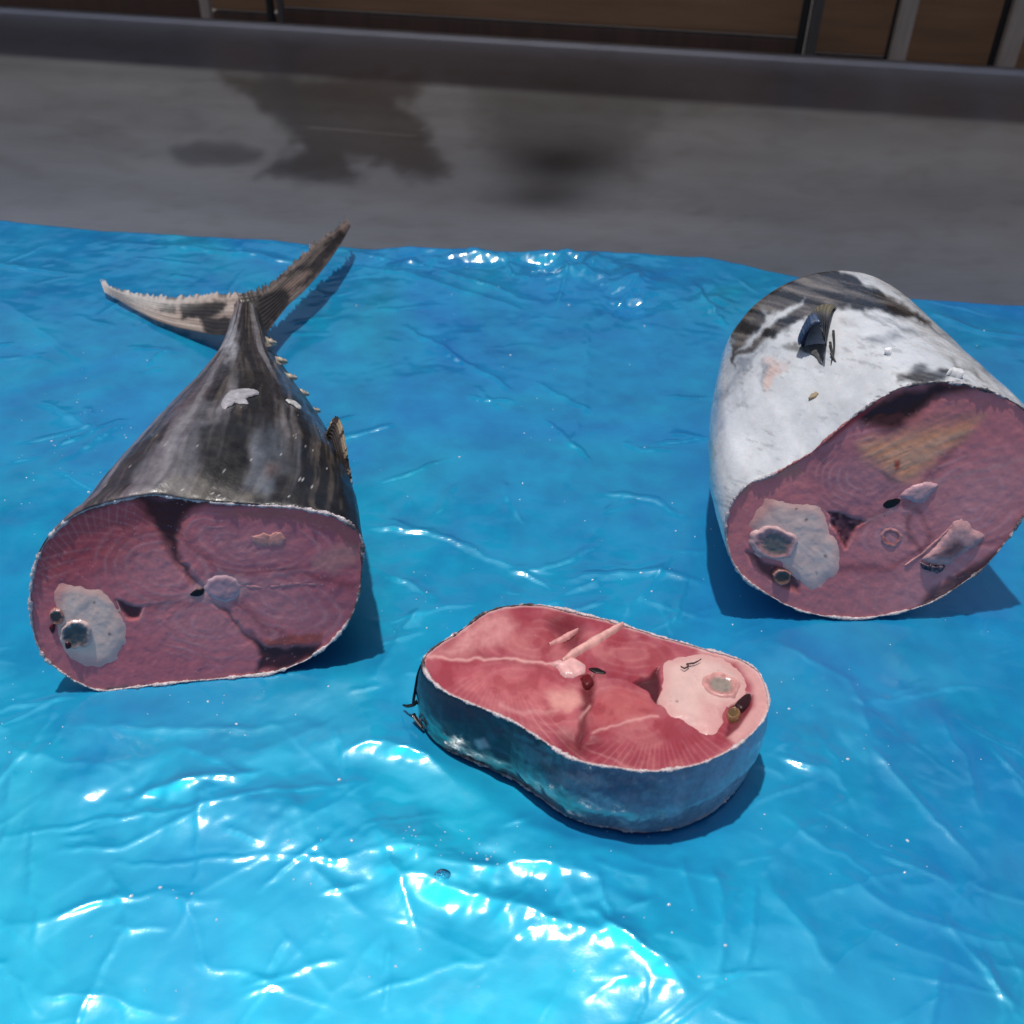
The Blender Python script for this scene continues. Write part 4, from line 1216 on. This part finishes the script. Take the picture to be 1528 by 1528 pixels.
    G = Bx[:, None] * (1 - k[None, :, None]) + Tx[:, None] * k[None, :, None] + bn * (0.006 * np.sin(np.pi * np.minimum(1, k * 0.75 + 0.1)))[None, :, None] 
    G[:, 0] -= bn * 0.003
    col_s = np.repeat(np.linspace(0, 1, nc), nk); kk = np.tile(k, nc)
    Gf = G.reshape(-1, 3) + np.outer(0.00022 * np.sin(col_s * 90 + 3 * kk), bn)
    cc = np.ones((len(Gf), 3)) * lin((60, 82, 118))
    cc = mixc(cc, (120, 112, 92), sstep(0.35, 0.6, col_s) * sstep(0.9, 0.3, kk))
    cc = mixc(cc, (24, 24, 28), sstep(0.55, 0.8, col_s) * sstep(0.3, 0.7, kk))
    cc = mixc(cc, (20, 22, 30), 0.6 * sstep(0.35, 0.95, 0.5 + 0.5 * np.sin(col_s * 90 + 3 * kk + 1)))
    ff = grid_faces(nc, nk)
    fo = obj('pectoral_fin', Gf, ff, M_FIN, root, cc)
    md = fo.modifiers.new('thickness', 'SOLIDIFY'); md.thickness = 0.0010; md.offset = 0
    # hair-thin torn fin rays hanging from it
    for pts in (zoomD([(500, 440), (510, 500), (500, 550), (492, 592)]), zoomD([(515, 380), (520, 450), (512, 520), (530, 575)]), zoomD([(505, 500), (525, 540), (552, 520)])):
        pp = np.array([hitw(x, y, 0.0012 - 0.0006 * i / len(pts)) for i, (x, y) in enumerate(open_curve(pts, 14))])
        rr = np.linspace(0.0006, 0.00025, 14)
        t3 = unit(np.gradient(pp, axis=0)); sx = unit(np.cross(t3, bn)); sy = np.cross(t3, sx)
        A = np.linspace(0, 2 * np.pi, 6, endpoint=False)
        X = np.stack([pp + sx * (rr * math.cos(a))[:, None] + sy * (rr * math.sin(a))[:, None] for a in A], 1).reshape(-1, 3)
        obj('fin_ray', X, grid_faces(14, 6, True), M_FIN, root, np.ones((len(X), 3)) * lin((40, 38, 40)))
    flake('loose_skin', zoomD([(330, 470), (360, 455), (465, 440), (462, 500), (455, 555), (430, 520), (390, 495)]), bv, root, M_FIN, (84, 84, 84), lift=0.0006, seed=5)
    flake('loose_skin', zoomD([(380, 740), (410, 705), (435, 700), (420, 725)]), bv, root, M_FIN, (170, 150, 120), lift=0.0008, seed=9)
    flake('frost_lump', zoomD([(785, 490), (805, 480), (826, 488), (815, 500), (795, 500)]), bv, root, M_ORGAN, (232, 232, 236), lift=0.0022, seed=10)
    flake('frost_lump', zoomD([(1112, 600), (1135, 592), (1180, 600), (1195, 622), (1150, 618)]), bv, root, M_ORGAN, (220, 220, 222), lift=0.0025, seed=12)
    return root
build_body()

# ================================================================== steak
def build_steak():
    zs = lambda P: 0.0285 + 0.0085 * sstep(630, 860, P[:, 0]) + 0.0005 * sstep(900, 1150, P[:, 1])
    pts3 = at_z([(640, 985)], 0.0290)[0], at_z([(950, 1150)], 0.0375)[0], at_z([(1130, 1040)], 0.0370)[0]
    n = unit(np.cross(pts3[1] - pts3[0], pts3[2] - pts3[0]))
    if n[2] < 0:
        n = -n
    p0 = pts3[0]
    tw = lambda P: on_plane(P, p0, n)
    root = thing('fish_steak', tuple(np.array([*(pts3[0] + pts3[2])[:2] / 2, 0])), 'thick pink fish steak lying flat with dark blue skin around its side', 'fish piece', 'cut pieces of fish')
    Cc = np.array([880., 1035.])

    def colour(P, r, sd):
        w = (np.stack([fbm(P / 26, 2, 3), fbm(P / 26, 4, 3)], 1) - 0.5) * 12
        Q = P + w
        col = np.ones((len(P), 3)) * lin((160, 74, 86))
        col = mixc(col, (178, 80, 90), 0.8 * pmask(Q, zoomC([(180, 280), (600, 300), (720, 400), (700, 500), (560, 480), (300, 400)]), 25))
        col = mixc(col, (142, 46, 62), 0.8 * pmask(Q, zoomC([(740, 270), (880, 160), (1040, 250), (1000, 310), (920, 350), (820, 330)]), 15))
        col = mixc(col, (148, 52, 66), 0.75 * pmask(Q, zoomC([(440, 200), (520, 80), (700, 90), (690, 240), (560, 270)]), 20))
        col = mixc(col, (150, 56, 70), 0.7 * pmask(Q, zoomC([(760, 560), (1000, 500), (1250, 570), (1180, 660), (960, 700), (780, 650), (640, 600)]), 16))
        h = 0.35 * (fbm(P / 14, 7, 4) - 0.5)
        col, v = lobes(P, col, [(790, 955, 80, 42, 10, 22), (800, 1040, 110, 48, 18, 26), (935, 1065, 80, 46, 15, 20), (940, 975, 90, 36, 10, 26)], 0.30, (208, 132, 130))
        h = h + 0.03 * v
        col = spokes(P, col, np.array([985., 1050.]), (10, 150), 26, sd, 55, 0.35, (226, 160, 152))
        col = spokes(P, col, np.array([760., 985.]), (60, 170), 20, sd, 60, 0.35, (230, 170, 165), curve=0.1)
        col = mixc(col, (180, 84, 84), 0.6 * pmask(Q, zoomC([(780, 420), (860, 370), (980, 400), (1020, 480), (880, 510), (780, 530)]), 12))
        blot = fbm(P / 30, 51, 4)
        col = mixc(col, (140, 34, 46), 0.45 * sstep(0.52, 0.7, blot))
        col = mixc(col, (222, 150, 142), 0.15 * sstep(0.54, 0.72, 1 - blot))
        # dark red dips
        for poly, s, sft in ((zoomC([(660, 90), (720, 110), (740, 190), (700, 240), (640, 170), (600, 110)]), 0.75, 12), (zoomC([(735, 330), (775, 330), (780, 420), (760, 470), (755, 540), (735, 590), (715, 570), (735, 470), (728, 400)]), 0.85, 6), (zoomC([(640, 540), (720, 540), (790, 580), (760, 640), (660, 610)]), 0.6, 12)):
            m_ = pmask(Q, poly, sft)
            col = mixc(col, (92, 18, 24), s * m_)
            h = h - 0.9 * m_
        for ln, s, wd in ((zoomC([(150, 262), (300, 260), (470, 266), (620, 282)]), 0.7, 2.5), (zoomC([(780, 540), (900, 510), (1020, 485)]), 0.5, 2.2), (zoomC([(730, 490), (760, 440)]), 0.5, 3), (zoomC([(430, 440), (500, 470), (640, 460)]), 0.3, 4)):
            col = mixc(col, (228, 170, 164), s * lmask(Q, ln, wd))
            h = h + 0.05 * lmask(Q, ln, wd)
        col = mixc(col, (214, 150, 146), 0.65 * pmask(Q, zoomC([(170, 250), (340, 110), (440, 80), (480, 130), (440, 200), (300, 250)]), 12) * (0.4 + fbm(P / 8, 3, 3)))
        col = mixc(col, (224, 164, 152), 0.6 * pmask(Q, zoomC([(600, 390), (700, 370), (730, 420), (690, 460), (620, 450)]), 8))
        # wide pale belly wall at the right end
        bw = pmask(P, zoomC([(1180, 215), (1330, 235), (1460, 350), (1460, 480), (1320, 590), (1290, 560), (1390, 440), (1380, 360), (1320, 280), (1180, 240)]), 7)
        col = mixc(col, (218, 168, 162), 0.75 * bw)
        cv = pmask(Q, zoomC([(930, 352), (985, 330), (1032, 298), (1030, 380), (1022, 435), (985, 385)]), 3)
        col = mixc(col, (60, 14, 22), 0.9 * cv)
        h = h - 1.4 * cv
        cv2 = pmask(P, zoomC([(1350, 390), (1385, 400), (1375, 450), (1330, 520), (1280, 560), (1300, 470), (1290, 440)]), 3)
        col = mixc(col, (96, 26, 36), 0.8 * cv2)
        h = h - 0.8 * cv2
        col *= (0.93 + 0.14 * fbm(P / 3.2, 9, 3))[:, None]
        edge = 1 - sstep(0, 5, -sd)
        col = mixc(col, (226, 190, 186), 0.6 * edge)
        return col, h

    fl, O, ring0 = face_mesh('flesh', STEAK_O, Cc, tw, n, colour, 0.0012, root)
    N = len(O)
    gp = zoomC([(1030, 300), (1045, 270), (1090, 255), (1180, 238), (1250, 248), (1320, 285), (1358, 335), (1362, 395), (1330, 425), (1300, 440), (1275, 480), (1278, 520), (1232, 560), (1185, 548), (1130, 515), (1075, 492), (1045, 460), (1020, 425), (1030, 385), (1036, 340)])
    def pm(P):
        return 0.5 * pmask(P, zoomC([(1180, 420), (1290, 440), (1280, 530), (1230, 565), (1180, 540)]), 12)
    g = patch('gut', gp, tw, n, root, M_ORGAN, organ_col((216, 178, 170), (206, 140, 138), pm, [(zoomC([(1095, 432)])[0] + (1.5,))]), dome=0.0008, nang=120, nrad=28, wob=1.0, seed=6)
    tube_cut('intestine', zoomC([(1262, 372)])[0], 33, 21, 14, tw, n, g, ((216, 158, 152), (192, 132, 126), (142, 128, 118)), h0=0.0017, seed=6)
    tube_cut('intestine', zoomC([(1308, 477)])[0], 11, 9, 0, tw, n, g, ((150, 110, 70), (120, 86, 50), (100, 74, 44)), h0=0.0016, seed=12)
    patch('clot', zoomC([(1310, 440), (1350, 400), (1378, 395), (1372, 430), (1345, 462), (1325, 458)]), tw, n, root, M_FLESH, lambda P, r: np.ones((len(P), 3)) * lin((44, 14, 20)), dome=0.0008, nang=40, nrad=8)
    # fine hook-shaped thread on the gut
    strip('thread', zoomC([(1108, 308), (1122, 318), (1140, 306), (1128, 300), (1160, 296), (1186, 282)]), 0.9, lambda P: tw(P) + n * 0.0030, n, g, M_FIN, (70, 46, 44), 0.0006, 3)
    patch('vertebra', zoomC([(612, 282), (660, 268), (715, 262), (752, 290), (740, 318), (705, 335), (660, 330), (640, 305)]), tw, n, root, M_ORGAN, lambda P, r: np.ones((len(P), 3)) * lin((226, 172, 168)) * (0.75 + 0.5 * fbm(P / 6, 3, 3))[:, None], dome=0.0014, wob=2.5)
    strip('rib_bone', zoomC([(660, 282), (700, 248), (780, 200), (850, 160), (890, 138)]), 6.5, tw, n, root, M_ORGAN, (226, 170, 160), 0.0032, 4)
    strip('rib_bone', zoomC([(610, 210), (660, 185), (720, 152)]), 4, tw, n, root, M_ORGAN, (214, 150, 146), 0.0018, 8)
    patch('blood_vessel', zoomC([(755, 300), (790, 296), (830, 312), (822, 322), (785, 318)]), tw, n, root, M_FLESH, lambda P, r: np.ones((len(P), 3)) * lin((22, 8, 10)), dome=0.0001, lift=0.0003, nang=36, nrad=8)
    patch('clot', zoomC([(728, 335), (750, 322), (775, 335), (776, 362), (755, 378), (735, 365)]), tw, n, root, M_FLESH, lambda P, r: np.ones((len(P), 3)) * lin((98, 18, 22)), dome=0.0012, wob=2, nang=40, nrad=9)

    # ---- side wall of skin
    K = 34
    t = np.linspace(0, 1, K)
    tn = unit(np.roll(ring0, -1, 0) - np.roll(ring0, 1, 0))
    outv = np.cross(tn, [0, 0, 1.0]); outv = unit(outv)
    if ((ring0 - ring0.mean(0)) * outv).sum() < 0:
        outv = -outv
    # let the foot follow the photographed lower outline: a small sideways shift plus belly bulge
    foot = ring0.copy()
    foot[:, 2] = 0.0004
    ph = proj(ring0)
    shift = np.array([-0.004, 0.0, 0])
    foot = foot + outv * (0.0035 * sstep(860, 640, ph[:, 0]) - 0.001)[:, None] + np.outer(-0.0015 * sstep(900, 1140, ph[:, 0]), [1, 0, 0])
    rings = []
    for s in t:
        X = ring0 * (1 - s) + foot * s + outv * (0.0022 * math.sin(math.pi * s))
        rings.append(X)
    rings = np.array(rings)
    sk, f = loft(rings)
    tt = np.repeat(t, N)
    ii = np.tile(np.arange(N), K)
    sk = sk + np.tile(outv, (K, 1)) * (0.0016 * (fbm(np.stack([ii / 18.0, tt * 3], 1), 5, 4) - 0.5) * sstep(0, 0.1, tt))[:, None]
    p = proj(sk)
    q = np.stack([p[:, 0] / 40, p[:, 1] / 22], 1)
    st = fbm(np.stack([p[:, 0] / 30 + p[:, 1] / 50, p[:, 1] / 7 - p[:, 0] / 16], 1), 24, 4)
    col = np.ones((len(sk), 3)) * lin((36, 44, 60))
    col = mixc(col, (60, 104, 124), 0.6 * sstep(0.45, 0.65, st) * sstep(700, 800, p[:, 0]) * (1 - sstep(880, 960, p[:, 0])))
    col = mixc(col, (136, 148, 170), sstep(790, 920, p[:, 0]) * 0.75)
    col = mixc(col, (178, 186, 200), sstep(980, 1130, p[:, 0]) * 0.85)
    col = mixc(col, (54, 50, 84), 0.6 * pmask(p, [(880, 1150), (960, 1160), (1000, 1180), (900, 1190)], 14))
    col = mixc(col, (158, 186, 200), 0.3 * sstep(0.58, 0.72, fbm(q, 31, 4)) * sstep(760, 900, p[:, 0]))
    col = mixc(col, (150, 170, 186), 0.6 * lmask(p + 8 * (np.stack([fbm(q * 3, 2, 2), fbm(q * 3, 3, 2)], 1) - 0.5), [(905, 1195), (920, 1215), (940, 1238)], 5))
    col = mixc(col, (170, 180, 190), 0.35 * lmask(p, [(1015, 1160), (1016, 1220)], 6))
    col = mixc(col, (190, 196, 200), 0.7 * pmask(p, [(708, 1105), (722, 1102), (730, 1115), (715, 1118)], 4))
    col = mixc(col, (222, 198, 190), 0.75 * sstep(0.86, 0.97, tt) * sstep(980, 1060, p[:, 0]))
    col *= (0.7 + 0.6 * fbm(p / 4, 33, 3))[:, None]
    sp_ = (vnoise(p / 1.8, 41) > 0.95) * sstep(0.6, 1.0, tt)
    col = mixc(col, (190, 190, 196), 0.6 * sp_)
    skin = obj('skin', sk, f, M_SILVER, root, col)
    # underside
    P, r, th, ff = disc(foot, foot.mean(0), 8)
    obj('flesh', P, ff, M_FLESH, root, np.ones((len(P), 3)) * lin((170, 80, 90)))

    def rc(P):
        c = np.ones((len(P), 3)) * lin((226, 206, 206)) * (0.6 + 0.7 * fbm(P / 5, 3, 3))[:, None]
        return mixc(c, (24, 28, 38), 0.9 * pmask(P, [(600, 1020), (600, 960), (700, 900), (810, 890), (800, 910), (700, 945), (650, 985)], 5) * sstep(0.3, 0.45, fbm(P / 9, 8, 3)))
    rim('skin_edge', ring0, n, root, rc, 0.00085, seed=3)
    def rf(P):
        c = np.ones((len(P), 3)) * lin((180, 172, 180)) * (0.45 + 0.8 * fbm(P / 6, 3, 3))[:, None]
        c = mixc(c, (30, 32, 44), 0.85 * (1 - sstep(660, 900, P[:, 0])) * sstep(0.35, 0.6, fbm(P / 8, 8, 3)))
        return mixc(c, (232, 206, 200), 0.8 * sstep(1040, 1090, P[:, 0]))
    rim('lower_skin_edge', foot + np.array([0, 0, 0.0006]), np.array([0, 0, 1.0]), root, rf, 0.0009, seed=6)
    # torn black shreds of skin on the left corner
    def shred(pts, w, z0, z1):
        L = open_curve(pts, 16)
        wv = w * np.linspace(1, 0.45, 16)
        blade('skin_shred', L + np.array([1, -0.6]) * wv[:, None], L - np.array([1, -0.6]) * wv[:, None], [z0, z1], [z0, z1], root, M_FIN,
              lambda P, s, k: np.ones((len(P), 3)) * lin((18, 22, 32)), nc=16, nk=6, thick=0.0012, rag=1.0, seed=int(pts[0][0]))
    shred([(630, 992), (624, 1008), (620, 1030), (616, 1050)], 3.5, 0.026, 0.010)
    shred([(624, 1046), (618, 1052), (608, 1054), (601, 1052)], 2.6, 0.009, 0.003)
    shred([(616, 1066), (624, 1078), (632, 1088)], 3.0, 0.004, 0.002)
    return root
build_steak()

# ================================================================== water beads, crumbs
def build_drops():
    bv = bvh_of(SHEET)
    m, t, b = mat('clear_water')
    b.inputs['Base Color'].default_value = (0.9, 0.95, 1, 1)
    b.inputs['Transmission Weight'].default_value = 1.0
    b.inputs['Roughness'].default_value = 0.03
    b.inputs['IOR'].default_value = 1.33
    mi, ti, bi = mat('sparkle_beads')  # whitish base colour stands in for the bright glints of water beads
    bi.inputs['Base Color'].default_value = (0.85, 0.93, 1, 1)
    bi.inputs['Transmission Weight'].default_value = 0.35
    bi.inputs['Roughness'].default_value = 0.12
    V, Fc = [], []
    polys = [TAIL_O, BODY_O, STEAK_O]
    def add(x, y, rad, hh):
        w = at_z([(x, y)], 0.0)[0]
        h_ = bv.ray_cast(Vector((w[0], w[1], 0.3)), Vector((0, 0, -1)))
        if h_[0] is None:
            return
        z = h_[0].z
        b0 = len(V)
        nseg = 9
        ph0 = random.random() * 6
        for i, (rr, zz) in enumerate(((1.0, -0.15), (0.92, 0.35), (0.6, 0.8))):
            for j in range(nseg):
                a = 2 * math.pi * j / nseg
                q_ = 1 + 0.18 * math.sin(2 * a + ph0)
                V.append((w[0] + rad * rr * q_ * math.cos(a), w[1] + rad * rr * q_ * math.sin(a), z + rad * hh * zz))
        V.append((w[0], w[1], z + rad * hh))
        for i in range(2):
            for j in range(nseg):
                Fc.append((b0 + i * nseg + j, b0 + i * nseg + (j + 1) % nseg, b0 + (i + 1) * nseg + (j + 1) % nseg, b0 + (i + 1) * nseg + j))
        for j in range(nseg):
            Fc.append((b0 + 2 * nseg + j, b0 + 2 * nseg + (j + 1) % nseg, b0 + 3 * nseg))
    cl = [(160, 640, 70, 60, 40), (60, 690, 60, 60, 30), (90, 745, 40, 40, 30), (800, 620, 30, 120, 24), (900, 500, 60, 50, 12), (980, 850, 110, 60, 40), (640, 900, 60, 60, 40), (620, 1240, 40, 30, 18), (440, 1260, 30, 40, 12), (700, 1280, 80, 25, 46),
          (260, 1335, 30, 10, 12), (300, 530, 150, 60, 16), (1200, 1060, 60, 110, 30), (1360, 1180, 120, 120, 20), (1170, 1340, 140, 100, 20), (330, 1060, 180, 40, 40), (60, 1080, 70, 100, 20), (700, 700, 120, 150, 30), (1000, 780, 60, 60, 14), (850, 1480, 200, 40, 16), (300, 1440, 250, 60, 14), (600, 470, 150, 60, 16), (1440, 500, 60, 20, 6), (1460, 960, 60, 60, 14), (1000, 1320, 80, 80, 16)]
    for (x, y, sx, sy, k) in cl:
        for _ in range(int(k * 0.55)):
            px, py = random.gauss(x, sx), random.gauss(y, sy)
            P = np.array([(px, py)])
            if min(poly_sd(P, o)[0] for o in polys) < 14 or poly_sd(P, [(40, 880), (350, 430), (390, 430), (545, 790)])[0] < 6:
                continue
            add(px, py, min(0.0016, 0.00018 * math.exp(abs(random.gauss(0, 0.55)))), random.uniform(0.5, 0.9))
    o = obj('sparkle_beads', V, Fc, mi)
    tag(o, 'tiny scattered water beads on the blue plastic, whitened to imitate sparkle', 'ice specks', kind='stuff')
    # the one larger flat drop
    w = at_z([(660, 1312)], 0.0)[0]
    z = bv.ray_cast(Vector((w[0], w[1], 0.3)), Vector((0, 0, -1)))[0].z
    a = np.linspace(0, 2 * np.pi, 24, endpoint=False)
    ring = np.stack([w[0] + 0.0032 * np.cos(a) * (1 + 0.1 * np.sin(2 * a)), w[1] + 0.0026 * np.sin(a), np.full(24, z - 0.0006)], 1)
    P, r, th, ff = disc(ring, np.array([w[0], w[1], z - 0.0006]), 6)
    P[:, 2] += 0.0018 * np.sqrt(np.maximum(0, 1 - r ** 2))
    tag(obj('water_drop', P, ff, m), 'single larger flat water drop on the brightest wrinkle of the plastic', 'water drop')
build_drops()
